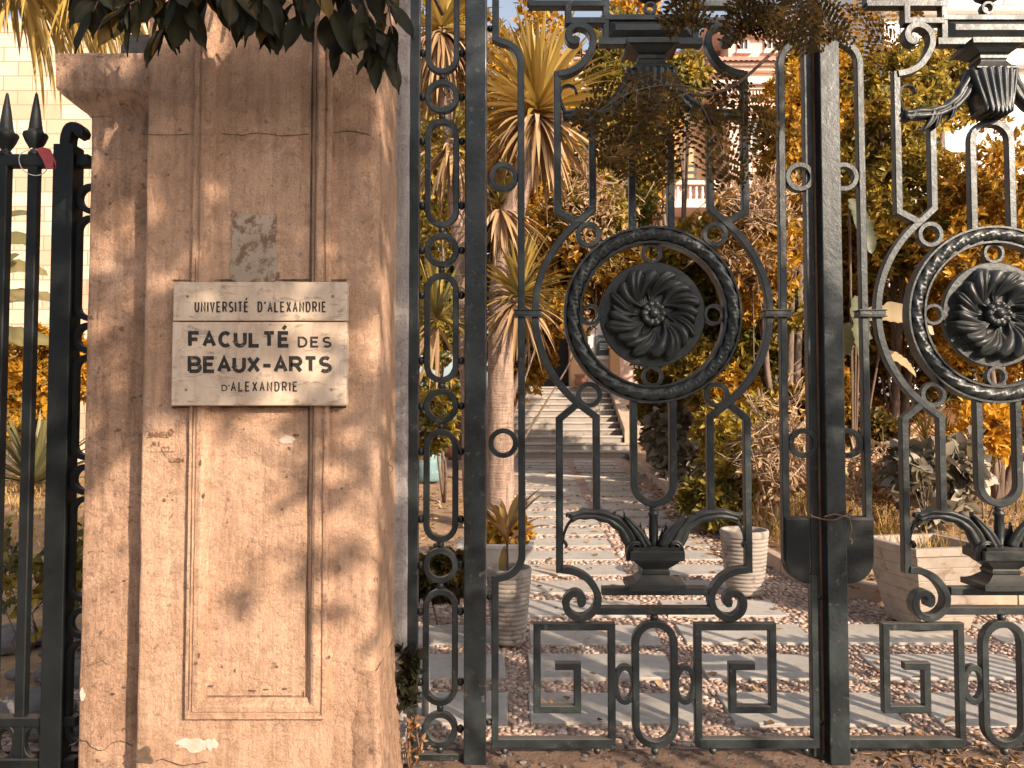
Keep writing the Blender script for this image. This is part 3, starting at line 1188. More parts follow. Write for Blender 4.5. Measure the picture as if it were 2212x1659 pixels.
scratch([(375, 1108), (372, 1116), (368, 1120)], .002)
mb.build('scratched_writing', M['scratch'], pillar)
bx_ = MB()
grime_and_shade = MB()


def grime_shade_line(x0, z0, x1, z1, w, yy, n=60):  # dark strip: crevice dirt plus painted shade along moulding and plaque edges
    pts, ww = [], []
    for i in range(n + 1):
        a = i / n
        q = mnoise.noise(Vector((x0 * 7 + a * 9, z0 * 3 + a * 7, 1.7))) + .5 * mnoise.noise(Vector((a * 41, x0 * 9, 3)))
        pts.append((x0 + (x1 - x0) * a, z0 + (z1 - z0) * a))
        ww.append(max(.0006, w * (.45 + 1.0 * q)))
    bar(grime_and_shade, pts, ww, .003, yy, jitter=False, ch=.05, cap=False)


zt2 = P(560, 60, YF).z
grime_shade_line(ul - fw / 2 - .003, zt2, ul - fw / 2 - .003, zb - fw / 2, .010, YF - .002)
grime_shade_line(ur - fw / 2 - .004, zt2, ur - fw / 2 - .004, zb + fw / 2, .010, YF - .002)
grime_shade_line(ur - fw * .5 + .018, zt2, ur - fw * .5 + .018, zb, .004, YF - .024)
grime_shade_line(ul - fw / 2, zb - fw / 2 - .003, ur + fw * .4, zb - fw / 2 - .003, .007, YF - .002)
grime_shade_line(ul + fw / 2, zb + fw / 2 + .003, ur - fw / 2, zb + fw / 2 + .003, .006, YF - .002)
grime_shade_line(ul - fw * .28, P(0, 560, YF).z, ul - fw * .28, zb, .006, YF - .0285)
grime_shade_line(P(372, 880, YF).x, P(372, 880, YF).z, P(748, 880, YF).x, P(748, 880, YF).z, .010, YF - .003)
grime_shade_line(P(374, 605, YF).x, P(374, 605, YF).z, P(748, 605, YF).x, P(748, 605, YF).z, .008, YF - .003)
grime_and_shade.build('grime_and_shade', M['chip_grime_shade'], pillar)


def blotch(mb, u, v, ru, rv, Y, seed, proud=.003, n=22):
    pts = []
    for k in range(n):
        a = 2 * pi * k / n
        r = 1 + .55 * mnoise.noise(Vector((cos(a) * 1.6 + seed, sin(a) * 1.6, seed))) + .25 * mnoise.noise(Vector((cos(a) * 5, sin(a) * 5, seed)))
        p = P(u + ru * r * cos(a), v + rv * r * sin(a), Y)
        pts.append((p.x, Y - proud, p.z))
    c = P(u, v, Y)
    vs = pts + [(p[0] * .85 + c.x * .15, Y - proud - .0015, p[2] * .85 + c.z * .15) for p in pts] + [(p[0], Y + .003, p[2]) for p in pts]
    fs = [(k, (k + 1) % n, n + (k + 1) % n, n + k) for k in range(n)] + [(k, (k + 1) % n, 2 * n + (k + 1) % n, 2 * n + k) for k in range(n)] + [tuple(range(n, 2 * n))]
    mb.add(vs, fs)


blotch(bx_, 425, 1610, 38, 14, YF, 2.2)
blotch(bx_, 458, 1606, 14, 12, YF, 7.7, .0045)
blotch(bx_, 395, 1603, 14, 7, YF, 4.4, .004)
blotch(bx_, 622, 950, 16, 10, YF, 9.1)
blotch(bx_, 178, 1500, 5, 12, 3.13, 5.1)
bx_.build('bare_patch', M['chip'], pillar)
bx_ = MB()
blotch(bx_, 312, 1634, 20, 17, YF, 3.3)
for (u, v, a, b_) in [(433, 1000, 3, 9), (440, 1070, 3, 6), (430, 1415, 3, 9), (424, 1432, 5, 5), (625, 968, 4, 6), (640, 940, 10, 4), (656, 1500, 3, 10), (711, 1420, 5, 5),
                      (480, 1440, 3, 4), (508, 1448, 2, 5), (268, 1485, 8, 4), (355, 1080, 4, 6), (268, 1255, 5, 3), (700, 1105, 2, 3), (610, 1100, 4, 3), (536, 1180, 3, 2),
                      (815, 1250, 2, 4), (738, 1055, 3, 3), (598, 1440, 5, 3), (620, 1030, 3, 3), (455, 1482, 10, 2.5), (545, 1492, 16, 2.5), (575, 1489, 10, 2), (615, 1488, 8, 3), (520, 1545, 40, 2)]:
    blotch(bx_, u, v, a * .62, b_ * .7, YF - (0.028 if 418 < u < 455 or 672 < u < 712 else 0), u * .13, .003)
for k in range(40):
    u, v = random.uniform(325, 800), random.uniform(120, 1600)
    blotch(bx_, u, v, random.uniform(.6, 1.6), random.uniform(.6, 1.8), YF - (0.028 if 412 < u < 460 or 668 < u < 718 else 0), u * .13, .003, 8)
bx_.build('chipped_spot', M['chip_grime_shade'], pillar)

# torn paper left on the panel
mb = MB()
pts = []
edge = [(503, 606), (503, 540), (505, 470), (512, 462), (530, 464), (548, 460), (575, 466), (596, 462), (599, 490), (596, 530), (600, 570), (597, 606)]
edge = [(u + random.uniform(-1.5, 1.5), v + random.uniform(-1.5, 1.5)) for u, v in cr(edge, 5, True)]
pp = [P(u, v, YF) for u, v in edge]
k = len(pp)
mb.add([(p.x, YF - .006, p.z) for p in pp] + [(p.x, YF + .004, p.z) for p in pp],
       [tuple(range(k))] + [(i, (i + 1) % k, k + (i + 1) % k, k + i) for i in range(k)])
tag(mb.build('torn_poster', M['poster'], loc=P(550, 606, YF)), 'torn grey remnant of a pasted poster above the marble plaques', 'poster')


# ------------------------------------------------------------------ marble plaques
YS = 2.945


def word(mb, text, u0, u1, vtop, vbot, wpx, gap=.42, mi=0):
    """stroke lettering fitted between u0 and u1"""
    h = vbot - vtop
    tot = sum(GW.get(c, 1.0) * WR + gap * (1 if c != ' ' else .6) for c in text.replace('É', 'E')) - gap
    s = (u1 - u0 - wpx) / tot
    u = u0 + wpx / 2
    for c in text:
        base = 'E' if c == 'É' else c
        if base != ' ':
            gw = WR * s
            for st in GL[base]:
                pts = [P(u + p[0] * gw, vbot - wpx / 2 - p[1] * (h - wpx), YS - .0015) for p in st]
                _bar_k[0] += 1
                bar(mb, [(p.x, p.z) for p in pts], wpx * YS / FPX, .0018 + .00025 * (_bar_k[0] % 6), YS, jitter=False, ch=.02)
            if c == 'É':
                pts = [P(u + gw * .35, vtop - h * .10, YS), P(u + gw * .65, vtop - h * .32, YS)]
                bar(mb, [(p.x, p.z) for p in pts], wpx * .9 * YS / FPX, .0019, YS, jitter=False, ch=.02)
        u += (GW.get(base, 1.0) * WR + gap * (1 if c != ' ' else .6)) * s


WR = 0.8


def plaque(name, label, u0, u1, v0, v1, lines, screws):
    a, b_ = P(u0, v1, YS), P(u1, v0, YS)
    t = thing(name, label, 'sign', ((a.x + b_.x) / 2, YS, a.z))
    mb = MB()
    bm = bmesh.new()
    nx, nz_ = 24, 12
    c = [P(u0, v1, YS), P(u1, v1, YS), P(u1, v0, YS), P(u0, v0, YS)]
    mb.box(a.x, b_.x, YS, YS + .045, a.z, b_.z, c=.004)
    mb.build('slab', M['marble'], t)
    global WR
    for (tx, x0, x1, t0, t1, w_, g_, wr) in lines:
        WR = wr
        mb = MB()
        word(mb, tx, x0, x1, t0, t1, w_, g_)
        mb.build('lettering', M['ink'], t)
    for (u, v) in screws:
        p = P(u, v, YS)
        mb = MB()
        prof = [(.0055, 0), (.0055, .002), (.004, .004), (.0035, .003), (.001, .003)]
        vs = []
        for (r, h) in prof:
            for k in range(10):
                vs.append((p.x + r * cos(k * pi / 5), YS - h, p.z + r * sin(k * pi / 5)))
        fs = [(j * 10 + k, j * 10 + (k + 1) % 10, (j + 1) * 10 + (k + 1) % 10, (j + 1) * 10 + k) for j in range(4) for k in range(10)] + [tuple(40 + k for k in range(10))]
        mb.add(vs, fs, True)
        mb.build('screw', M['brass'], t)
    return t


plaque('marble_plaque', 'upper marble plaque lettered UNIVERSITÉ D\'ALEXANDRIE', 373, 749, 609, 693,
       [("UNIVERSITÉ", 420, 537, 651, 675, 3.6, .52, .62), ("D'ALEXANDRIE", 556, 705, 651, 675, 3.6, .52, .62)], [(405, 640), (719, 640)])
plaque('marble_plaque', 'lower larger marble plaque lettered FACULTÉ DES BEAUX-ARTS', 369, 749, 695.5, 876,
       [("FACULTÉ", 406, 627, 715, 751, 8.2, .42, .78), ("DES", 643, 716, 727, 751, 4.6, .5, .8), ("BEAUX-ARTS", 405, 717, 769, 806, 8.2, .36, .80),
        ("D'", 478, 496, 831, 845, 2.6, .3, .9), ("ALEXANDRIE", 498, 643, 824, 846, 3.2, .55, .62)], [(402, 842), (716, 842)])

# ================================================================== IRON GATE
YG = 3.5
DB = 0.036              # depth of a bar


def G(u, v, Y=YG):
    p = P(u, v, Y)
    return (p.x, p.z)


PXM = YG / FPX          # metres per frame pixel in the gate plane
LC = G(1409, 760)[0]    # centre line of the first leaf


def sym(pts, s):
    """points measured on the leaf's first half; s=-1 keeps, s=+1 mirrors about the leaf centre"""
    q = [G(u, v) for u, v in pts]
    return q if s < 0 else [(2 * LC - x, z) for x, z in q]


def oval_pts(cx, z0, z1, hw, n=12):
    r = hw
    return arc(cx, z1 - r, r, r, 0, 180, n) + arc(cx, z0 + r, r, r, 180, 360, n)


def ring(mb, cx, cz, ro, w, d=0.03, y=YG, rz=None, n=28):
    rm = ro - w / 2
    rzm = (rz - w / 2) if rz else rm
    bar(mb, [(cx + rm * cos(2 * pi * k / n), cz + rzm * sin(2 * pi * k / n)) for k in range(n)], w, d, y, closed=True)


BW = 15 * PXM
leaf1 = thing('gate_leaf', 'wrought iron gate leaf next to the pillar, its rosette shaded black', 'gate', (LC, YG, 0.05))


def sub(mb, name, mat='iron', parent=None, recalc=True):
    return mb.build(name, M[mat], parent or leaf1, recalc=recalc)


for s in (-1, 1):
    # outer bar: stile stub, quarter bend, long bar, quarter bend, lower stile
    mb = MB()
    up = [(1069, -60), (1069, 86)] + [(1076 + 49 * sin(radians(a)), 141 - 49 * cos(radians(a))) for a in range(8, 91, 10)]
    dn = [(1127.5, 1195)] + [(1077 + 51 * cos(radians(a)), 1195 + 52 * sin(radians(a))) for a in range(10, 86, 10)] + [(1074, 1249), (1074, 1602)]
    pts = [G(1069, 86)] + [G(*q) for q in up[2:]] + [G(*q) for q in dn[:-2]] + [G(1074, 1249)]
    xbar = G(1126, 700)[0]
    pts2 = []
    for (x, z) in pts:
        pts2.append((x, z))
    if s > 0:
        pts2 = [(2 * LC - x, z) for x, z in pts2]
    bar(mb, pts2, BW, DB, YG)
    sgn = lambda x: x if s < 0 else 2 * LC - x
    xs_ = sgn(G(1070, 800)[0])
    zt_, zb_ = G(1069, -80)[1], G(1069, 82)[1]
    bar(mb, [(xs_, zt_), (xs_, zb_ - .02)], BW, DB, YG)
    bar(mb, [(xs_, G(1070, 1243)[1]), (xs_, G(1070, 1612)[1])], BW, DB, YG)
    sub(mb, 'outer_bar')
    for v in (384, 957):
        mb = MB()
        c = G(1087, v)
        ring(mb, sgn(c[0]), c[1], 32 * PXM, 11 * PXM)
        sub(mb, 'side_ring')
    for v in (62, 1290, 1560):
        mb = MB()
        c = G(1060, v)
        ball(mb, (sgn(G(1058, 800)[0]), YG, c[1]), 7 * PXM)
        sub(mb, 'knob')
    # collar tying bar and arc
    mb = MB()
    a, b_ = G(1112, 678), G(1169, 678)
    x0, x1 = sorted((sgn(a[0]), sgn(b_[0])))
    mb.box(x0, x1, YG - .032, YG + .032, a[1] - .011, a[1] + .011, c=.004)
    mb.box(x0 - .004, x1 + .004, YG - .036, YG + .036, a[1] - .0165, a[1] - .0115, c=.001)
    mb.box(x0 - .004, x1 + .004, YG - .036, YG + .036, a[1] + .0115, a[1] + .0165, c=.001)
    sub(mb, 'collar')
    # upper scroll running into the outer hexagon bar
    mb = MB()
    scr = cr([G(*q) for q in [(1241, 88), (1236, 81), (1240, 73), (1252, 67)]][:0] + [G(*q) for q in [(1206, 163), (1227, 159), (1251, 147), (1268, 127), (1279, 104), (1280, 83), (1270, 66), (1252, 58), (1235, 63), (1227, 77), (1231, 89), (1241, 92), (1246, 84)]], 5)
    scr = [(sgn(x), z) for x, z in scr]
    ws = [BW * (1 + .0 * i) for i in range(len(scr))]
    for i in range(len(scr)):
        a = i / (len(scr) - 1)
        ws[i] = BW * (1 + .55 * max(0, (a - .75) / .25) - .6 * max(0, (a - .93) / .07))
    bar(mb, scr, ws, .05, YG)
    low = [G(1203, 156), G(1203, 458)]
    xo = sgn(G(1205, 700)[0])
    bar(mb, [(xo, G(0, 157)[1]), (xo, G(0, 459)[1]), (sgn(G(1243, 477)[0]), G(0, 479)[1])], BW, DB, YG)
    sub(mb, 'upper_scroll')
    # inner bar + great arc + inner bar
    mb = MB()
    xi = sgn(G(1281, 700)[0])
    R = 254 * PXM
    cz = G(1409, 676)[1]
    a0 = math.degrees(atan2(200, -165))
    arcp = arc(LC, cz, R, R, a0, 360 - a0, 40)
    arcp = [(sgn(x), z) for x, z in arcp]
    bar(mb, [(xi, G(0, 262)[1]), (xi, G(0, 452)[1])] + arcp + [(xi + (-1 if s < 0 else 1) * -0.012, G(0, 901)[1]), (xi + (-1 if s < 0 else 1) * -0.012, G(0, 1112)[1])], BW, DB, YG)
    sub(mb, 'great_arc')
    # lower hexagon bar + lower scroll
    mb = MB()
    xo2 = sgn(G(1208, 900)[0])
    bar(mb, [(sgn(G(1243, 876)[0]), G(0, 876)[1]), (xo2, G(0, 905)[1]), (xo2, G(0, 1236)[1])], BW, DB, YG)
    scr = cr([G(*q) for q in [(1213, 1229), (1240, 1233), (1270, 1250), (1290, 1282), (1287, 1310), (1268, 1329), (1245, 1332), (1227, 1319), (1222, 1299), (1231, 1283), (1246, 1279), (1256, 1288), (1255, 1299), (1247, 1301)]], 5)
    scr = [(sgn(x), z) for x, z in scr]
    ws = [BW * (1 + .45 * max(0, (i / (len(scr) - 1) - .8) / .2) - .6 * max(0, (i / (len(scr) - 1) - .94) / .06)) for i in range(len(scr))]
    bar(mb, scr, ws, .05, YG)
    sub(mb, 'lower_scroll')
    for (u, v) in ((1271, 508), (1272, 853)):
        mb = MB()
        c = G(u, v)
        ring(mb, sgn(c[0]), c[1], 28 * PXM, 10 * PXM)
        sub(mb, 'crossing_ring')
    # greek key
    mb = MB()
    key = [(1323, 1606), (1323, 1352), (1158, 1352), (1161, 1530), (1248, 1530), (1246, 1437), (1199, 1437)]
    q = [G(*p) for p in key]
    xr_, xl_, xk = G(1321, 1480)[0], G(1160, 1440)[0], G(1247, 1480)[0]
    q = [(xr_, q[0][1]), (xr_, q[1][1]), (xl_, q[2][1]), (xl_, q[3][1]), (xk, q[4][1]), (xk, q[5][1]), (q[6][0], q[6][1])]
    q = [(sgn(x), z) for x, z in q]
    bar(mb, q, 15.5 * PXM, DB, YG)
    sub(mb, 'greek_key')
    mb = MB()
    x0, x1 = sorted((sgn(G(1068, 1600)[0]), sgn(G(1320, 1600)[0])))
    bar(mb, [(x0, G(0, 1603)[1]), (x1, G(0, 1603)[1])], 21 * PXM, DB + .003, YG)
    for q in (1090, 1290):
        ball(mb, (sgn(G(q, 1600)[0]), YG, G(0, 1621)[1]), 8 * PXM)
    sub(mb, 'bottom_rail')
    mb = MB()
    c = G(1349, 1477)
    ring(mb, sgn(c[0]), c[1], 26 * PXM, 12 * PXM, rz=42 * PXM)
    sub(mb, 'oval_link')
    # upper fret
    mb = MB()
    zq = lambda v: G(0, v)[1]
    for pts_ in ([(1142, 12), (1309, 12)], [(1146, -60), (1146, 12)], [(1227, 14), (1227, 49), (1306, 49)], [(1308, -40), (1308, 96)]):
        q = [(sgn(G(u, v)[0]), G(u, v)[1]) for u, v in pts_]
        bar(mb, q, 14.5 * PXM, .042, YG)
    sub(mb, 'upper_fret')
    # acanthus arm and tendril, top
    mb = MB()
    pts_ = cr([G(*q) for q in [(1368, 168), (1352, 192), (1336, 218), (1310, 238), (1277, 249), (1245, 251), (1216, 254)]], 5)
    pts_ = [(sgn(x), z) for x, z in pts_]
    L_ = len(pts_)
    hp = [(-.5, .0), (-.42, -.35), (-.2, -.5), (-.06, -.36), (.06, -.36), (.2, -.5), (.42, -.35), (.5, 0), (.3, .4), (-.3, .4)]
    bar(mb, pts_, [PXM * (36 - 15 * i / L_ + 3 * sin(i * 1.1)) for i in range(L_)], .07, YG - .01, prof=hp, smooth=True)
    ten = cr([G(*q) for q in [(1224, 250), (1213, 228), (1209, 206), (1215, 191), (1228, 186), (1240, 191), (1245, 204)]], 5)
    ten = [(sgn(x), z) for x, z in ten]
    bar(mb, ten, [PXM * (9 - 5.5 * i / len(ten) + 9 * max(0, (i / len(ten) - .72))) for i in range(len(ten))], .03, YG - .004, prof=hp, smooth=True)
    # hanging leaf tips
    for (pl, w0) in (([(1282, 246), (1272, 268), (1252, 290)], 20), ([(1290, 246), (1284, 272), (1276, 286)], 13), ([(1322, 230), (1318, 252), (1308, 266)], 12), ([(1240, 250), (1226, 262), (1222, 262)], 12)):
        q = cr([G(*p) for p in pl], 5)
        q = [(sgn(x), z) for x, z in q]
        bar(mb, q, [PXM * w0 * (1 - (i / (len(q) - 1)) ** 2.2 * .93) for i in range(len(q))], .05, YG - .018, prof=hp, smooth=True)
    sub(mb, 'acanthus_arm', 'cast')
    # acanthus arm and tendril, bottom (rises from the urn)
    mb = MB()
    pts_ = cr([G(*q) for q in [(1372, 1200), (1362, 1170), (1345, 1139), (1320, 1120), (1290, 1111), (1258, 1110), (1232, 1117)]], 5)
    pts_ = [(sgn(x), z) for x, z in pts_]
    L_ = len(pts_)
    bar(mb, pts_, [PXM * (36 - 17 * i / L_ + 3 * sin(i * 1.1)) for i in range(L_)], .07, YG - .01, prof=hp, smooth=True)
    q = cr([(sgn(x), z) for x, z in [G(*p) for p in [(1396, 1180), (1380, 1152), (1362, 1130), (1345, 1112)]]], 5)
    bar(mb, q, [PXM * 23 * (1 - (i / (len(q) - 1)) ** 2 * .8) for i in range(len(q))], .045, YG - .03, prof=hp, smooth=True)
    ten = cr([(sgn(x), z) for x, z in [G(*p) for p in [(1246, 1114), (1230, 1128), (1221, 1145), (1217, 1162), (1221, 1176)]]], 5)
    bar(mb, ten, [PXM * (8 - 4.5 * i / len(ten)) for i in range(len(ten))], .024, YG - .004, prof=hp, smooth=True)
    for (pl, w0) in (([(1352, 1140), (1349, 1120), (1346, 1104)], 10), ([(1318, 1120), (1324, 1108), (1330, 1103)], 9), ([(1236, 1116), (1226, 1110), (1222, 1116)], 12), ([(1218, 1168), (1223, 1176), (1219, 1182)], 8)):
        q = cr([(sgn(x), z) for x, z in [G(*p) for p in pl]], 5)
        bar(mb, q, [PXM * w0 * (1 - (i / (len(q) - 1)) ** 2.2 * .9) for i in range(len(q))], .03, YG - .018, prof=hp, smooth=True)
    for (ux, vt, w0) in ((1384, 1128, 14), (1392, 1142, 11), (1374, 1150, 12)):
        q = cr([(sgn(x), z) for x, z in [G(*p) for p in [(ux + 10, 1182), (ux + 1, 1160), (ux, vt)]]], 5)
        bar(mb, q, [PXM * w0 * (.6 + .5 * sin(pi * i / (len(q) - 1))) * (1 - (i / (len(q) - 1)) ** 3 * .9) for i in range(len(q))], .02, YG + .012, prof=hp, smooth=True)
    sub(mb, 'acanthus_arm', 'cast')

# arches above and below the wreath
xa_ = 42 * PXM
mb = MB()
zt_ = G(0, 266)[1]
bar(mb, [(LC - xa_, G(0, 496)[1]), (LC - xa_, zt_ - xa_)] + arc(LC, zt_ - xa_, xa_, xa_, 180, 0, 14)[1:-1] + [(LC + xa_, zt_ - xa_), (LC + xa_, G(0, 496)[1])], BW, DB, YG)
sub(mb, 'arch_bar')
mb = MB()
zt_ = G(0, 1087)[1]
bar(mb, [(LC - xa_, G(0, 864)[1]), (LC - xa_, zt_ + xa_)] + arc(LC, zt_ + xa_, xa_, xa_, 180, 360, 14)[1:-1] + [(LC + xa_, zt_ + xa_), (LC + xa_, G(0, 864)[1])], BW, DB, YG)
sub(mb, 'arch_bar')
# cross bars
for (v, a, w_) in ((1275, 112, 17), (1317, 124, 16), (93, 113, 17), (42, 100, 13)):
    mb = MB()
    bar(mb, [(LC - a * PXM, G(0, v)[1]), (LC + a * PXM, G(0, v)[1])], w_ * PXM, .045, YG)
    sub(mb, 'cross_bar')
# top panel with pyramid bevel, bowl and small ring
mb = MB()
x0, x1 = LC - 94 * PXM, LC + 94 * PXM
z0, z1 = G(0, 86)[1], G(0, 49)[1]
yb, yf = YG + .02, YG - .012
e = 16 * PXM
mb.add([(x0, yf, z0), (x1, yf, z0), (x1, yf, z1), (x0, yf, z1), (x0 + e, yf - .022, z0 + e * .9), (x1 - e, yf - .022, z0 + e * .9), (x1 - e, yf - .022, z1 - e * .7), (x0 + e, yf - .022, z1 - e * .7),
        (x0, yb, z0), (x1, yb, z0), (x1, yb, z1), (x0, yb, z1)],
       [(0, 1, 5, 4), (1, 2, 6, 5), (2, 3, 7, 6), (3, 0, 4, 7), (4, 5, 6, 7), (0, 8, 9, 1), (1, 9, 10, 2), (2, 10, 11, 3), (3, 11, 8, 0), (8, 11, 10, 9)])
sub(mb, 'top_panel', 'cast')
mb = MB()
c = G(1403, 20)
ring(mb, LC, c[1], 15 * PXM, 6.5 * PXM, .03)
sub(mb, 'top_ring')
mb = MB()
zq = G(0, 8)[1]
lathe(mb, [(.004, 0), (.03, .004), (.055, .018), (.072, .045), (.075, .075), (.06, .08), (.06, .2)], (LC, YG, zq), 20, sy=.6)
sub(mb, 'bowl', 'cast')
# upper urn (a baluster on the beam) and its fluted acanthus skirt
Zv = lambda v: G(0, v)[1]
mb = MB()
prof = [(56, 100), (56, 111), (50, 112), (44, 116), (33, 124), (28, 126), (30, 129), (30, 135), (27, 138), (28, 141), (34, 150), (43, 157), (43, 160)]
lathe(mb, [(r * PXM, Zv(v) - Zv(130)) for r, v in reversed(prof)], (LC, YG, Zv(130)), 4, square=True, sy=.75)
sub(mb, 'urn', 'cast')
mb = MB()
nu, nv = 44, 22
vs = []
for j in range(nv + 1):
    a = j / nv
    for i in range(nu + 1):
        t = i / nu * 2 - 1
        hwid = (57 - 24 * a ** 1.2) * PXM
        scallop = (abs(cos(t * 3.5 * pi)) ** .6) * 26
        v = 158 + a * (68 + scallop * a + 12 * (1 - t * t) * a)
        fl = abs(sin(t * 3.5 * pi + pi / 2)) ** .7
        y_ = YG - .02 - .045 * sqrt(max(0, 1 - t * t * .96)) - .018 * fl * (.4 + .6 * sin(pi * min(1, a * .9 + .1))) - .03 * a * a
        vs.append((LC + t * hwid, y_, Zv(v)))
k = nu + 1
fs = [(j * k + i, j * k + i + 1, (j + 1) * k + i + 1, (j + 1) * k + i) for j in range(nv) for i in range(nu)]
o_ = len(vs)
vs2 = [(x, YG + .03 + .0 * y_, z) for (x, y_, z) in vs]
mb.add(vs + vs2, fs + [tuple(q + o_ for q in reversed(f)) for f in fs]
       + [(i, i + o_, i + 1 + o_, i + 1) for i in range(nu)] + [(nv * k + i, nv * k + i + 1, nv * k + i + 1 + o_, nv * k + i + o_) for i in range(nu)]
       + [(j * k, (j + 1) * k, (j + 1) * k + o_, j * k + o_) for j in range(nv)] + [(j * k + nu, j * k + nu + o_, (j + 1) * k + nu + o_, (j + 1) * k + nu) for j in range(nv)], True)
sub(mb, 'acanthus_skirt', 'cast')
# lower urn with baluster
mb = MB()
prof = [(60, 1267), (60, 1255), (50, 1253), (42, 1249), (31, 1240), (28, 1238), (30, 1235), (30, 1229), (27, 1226), (30, 1222), (38, 1216), (46, 1209), (48, 1206), (54, 1205), (56, 1203), (56, 1186), (50, 1184), (50, 1178)]
lathe(mb, [(r * PXM, Zv(v) - Zv(1230)) for r, v in prof], (LC, YG, Zv(1230)), 4, square=True, sy=.75)
for sx_ in (-1, 1):
    q = cr([(LC + sx_ * a * PXM, Zv(v)) for a, v in [(54, 1206), (55, 1190), (50, 1172), (36, 1170), (33, 1184)]], 4)
    bar(mb, q, [PXM * (17 - 11 * i / len(q)) for i in range(len(q))], .05, YG - .035, prof=hp, smooth=True)
sub(mb, 'urn', 'cast')
mb = MB()
prof = [(9, 1184), (12, 1178), (9.5, 1172), (10.5, 1140), (9, 1116), (12, 1112), (12, 1107), (8, 1104), (11, 1100), (8, 1095)]
lathe(mb, [(r * PXM, Zv(v) - Zv(1184)) for r, v in prof], (LC, YG, Zv(1184)), 14)
sub(mb, 'baluster', 'cast')
# bottom oval
mb = MB()
bar(mb, oval_pts(LC, Zv(1606), Zv(1346), 41 * PXM), BW, DB, YG, closed=True)
sub(mb, 'bottom_oval')
for v in (1333, 1622):
    mb = MB()
    ball(mb, (LC, YG, Zv(v)), 9 * PXM)
    sub(mb, 'knob')

# wreath: a garland of overlapping leaves between two rims
wz = G(1409, 680)[1]
mb = MB()
NA, NB, NL = 480, 18, 32
vs = []
for i in range(NA):
    al = 2 * pi * i / NA
    for j in range(NB):
        be = 2 * pi * j / NB
        ph = (al * NL / (2 * pi) + .85 * cos(be)) % 1.0
        r0 = 1 + .26 * (min(1, ph * 1.12) - .6) - .30 * max(0, (ph - .9) / .1)
        rr_ = 173.5 * PXM + 14.5 * PXM * cos(be) * r0
        yy = YG - .012 - .030 * sin(be) * r0
        vs.append((LC + rr_ * cos(al), yy, wz + rr_ * sin(al)))
fs = [(i * NB + j, i * NB + (j + 1) % NB, ((i + 1) % NA) * NB + (j + 1) % NB, ((i + 1) % NA) * NB + j) for i in range(NA) for j in range(NB)]
mb.add(vs, fs, True)
for (r, w_, d_, y_) in ((189.5, 5, .055, YG), (160, 11, .05, YG + .004), (156.5, 5, .06, YG)):
    bar(mb, [(LC + r * PXM * cos(2 * pi * k / 96), wz + r * PXM * sin(2 * pi * k / 96)) for k in range(96)], w_ * PXM, d_, y_, closed=True)
sub(mb, 'wreath', 'cast')
for (du, dv) in ((0, -134), (0, 134), (-134, 0), (134, 0)):
    mb = MB()
    ring(mb, LC + du * PXM, wz - dv * PXM, 23 * PXM, 7 * PXM, .026)
    sub(mb, 'wreath_ring')
# rosette: disc with swirling acanthus relief
RD = 114 * PXM
mb = MB()
lathe_v = []
for (r, y_) in ((.001, .016), (RD, .016), (RD + .001, .012), (RD + .001, -.008), (RD - .003, -.012), (RD * .9, -.012), (.001, -.010)):
    for k in range(72):
        lathe_v.append((LC + r * cos(2 * pi * k / 72), YG + y_, wz + r * sin(2 * pi * k / 72)))
mb.add(lathe_v, [(j * 72 + k, j * 72 + (k + 1) % 72, (j + 1) * 72 + (k + 1) % 72, (j + 1) * 72 + k) for j in range(6) for k in range(72)])
ros = sub(mb, 'rosette', 'cast')


def relief(r, th):
    """height of the swirling acanthus relief, r in 0..1"""
    best = 0.0
    for ly in range(2):
        K = 4
        ph = th + .80 * (r - .3) + ly * pi / K + .10 * sin(th * 2 + ly)
        s = ((ph * K / (2 * pi)) % 1.0) - .5
        g = min(1, max(0, (r - .10) / .50))
        wid = (.36 - .09 * ly) * g * g * (3 - 2 * g) + .04
        q = s / wid
        if abs(q) > 1:
            continue
        # three lobes with notched rounded ends
        lob = abs(cos(q * 1.5 * pi)) ** .7
        ext_ = (.93 - .03 * ly) - .22 * q * q - .12 * (1 - lob) * (abs(q) < .8)
        if r > ext_:
            continue
        dome = (1 - q * q) ** .5
        tip = min(1, (ext_ - r) / .045) ** .5
        h = (.50 * dome + .34 * lob * g + .06 - .16 * max(0, 1 - abs(q) / .12)) * tip * min(1, max(0, (r - .12) / .2) + .3)
        h *= .75 + .75 * sin(pi * min(1, max(0, (r - .35) / .62)))
        h -= .24 * ly
        best = max(best, h)
    return best


nr_, nth = 64, 340
vs = []
for i in range(nr_ + 1):
    r = .12 + .82 * i / nr_
    for k in range(nth):
        th = 2 * pi * k / nth
        h = relief(r, th)
        vs.append((LC + RD * r * cos(th), YG - .011 - .052 * h, wz + RD * r * sin(th)))
mb = MB()
mb.add(vs, [(i * nth + k, i * nth + (k + 1) % nth, (i + 1) * nth + (k + 1) % nth, (i + 1) * nth + k) for i in range(nr_) for k in range(nth)], True)
mb.build('acanthus_leaves', M['cast'], ros)
mb = MB()
vs = []
prof = [(.24, .010), (.235, .034), (.20, .044), (.15, .040), (.11, .034), (.085, .036), (.08, .048), (.055, .055), (.002, .057)]
for (r, h) in prof:
    for k in range(80):
        th = 2 * pi * k / 80
        pet = abs(cos(th * 5))
        rr_ = RD * r * (1 + (.10 * pet - .06) * (1 if r > .12 else .1))
        hh = h + (.008 * (pet - .5) if .12 < r < .23 else 0)
        vs.append((LC + rr_ * cos(th), YG - .006 - hh, wz + rr_ * sin(th)))
mb.add(vs, [(j * 80 + k, j * 80 + (k + 1) % 80, (j + 1) * 80 + (k + 1) % 80, (j + 1) * 80 + k) for j in range(len(prof) - 1) for k in range(80)], True)
mb.build('hub_flower', M['cast'], ros)

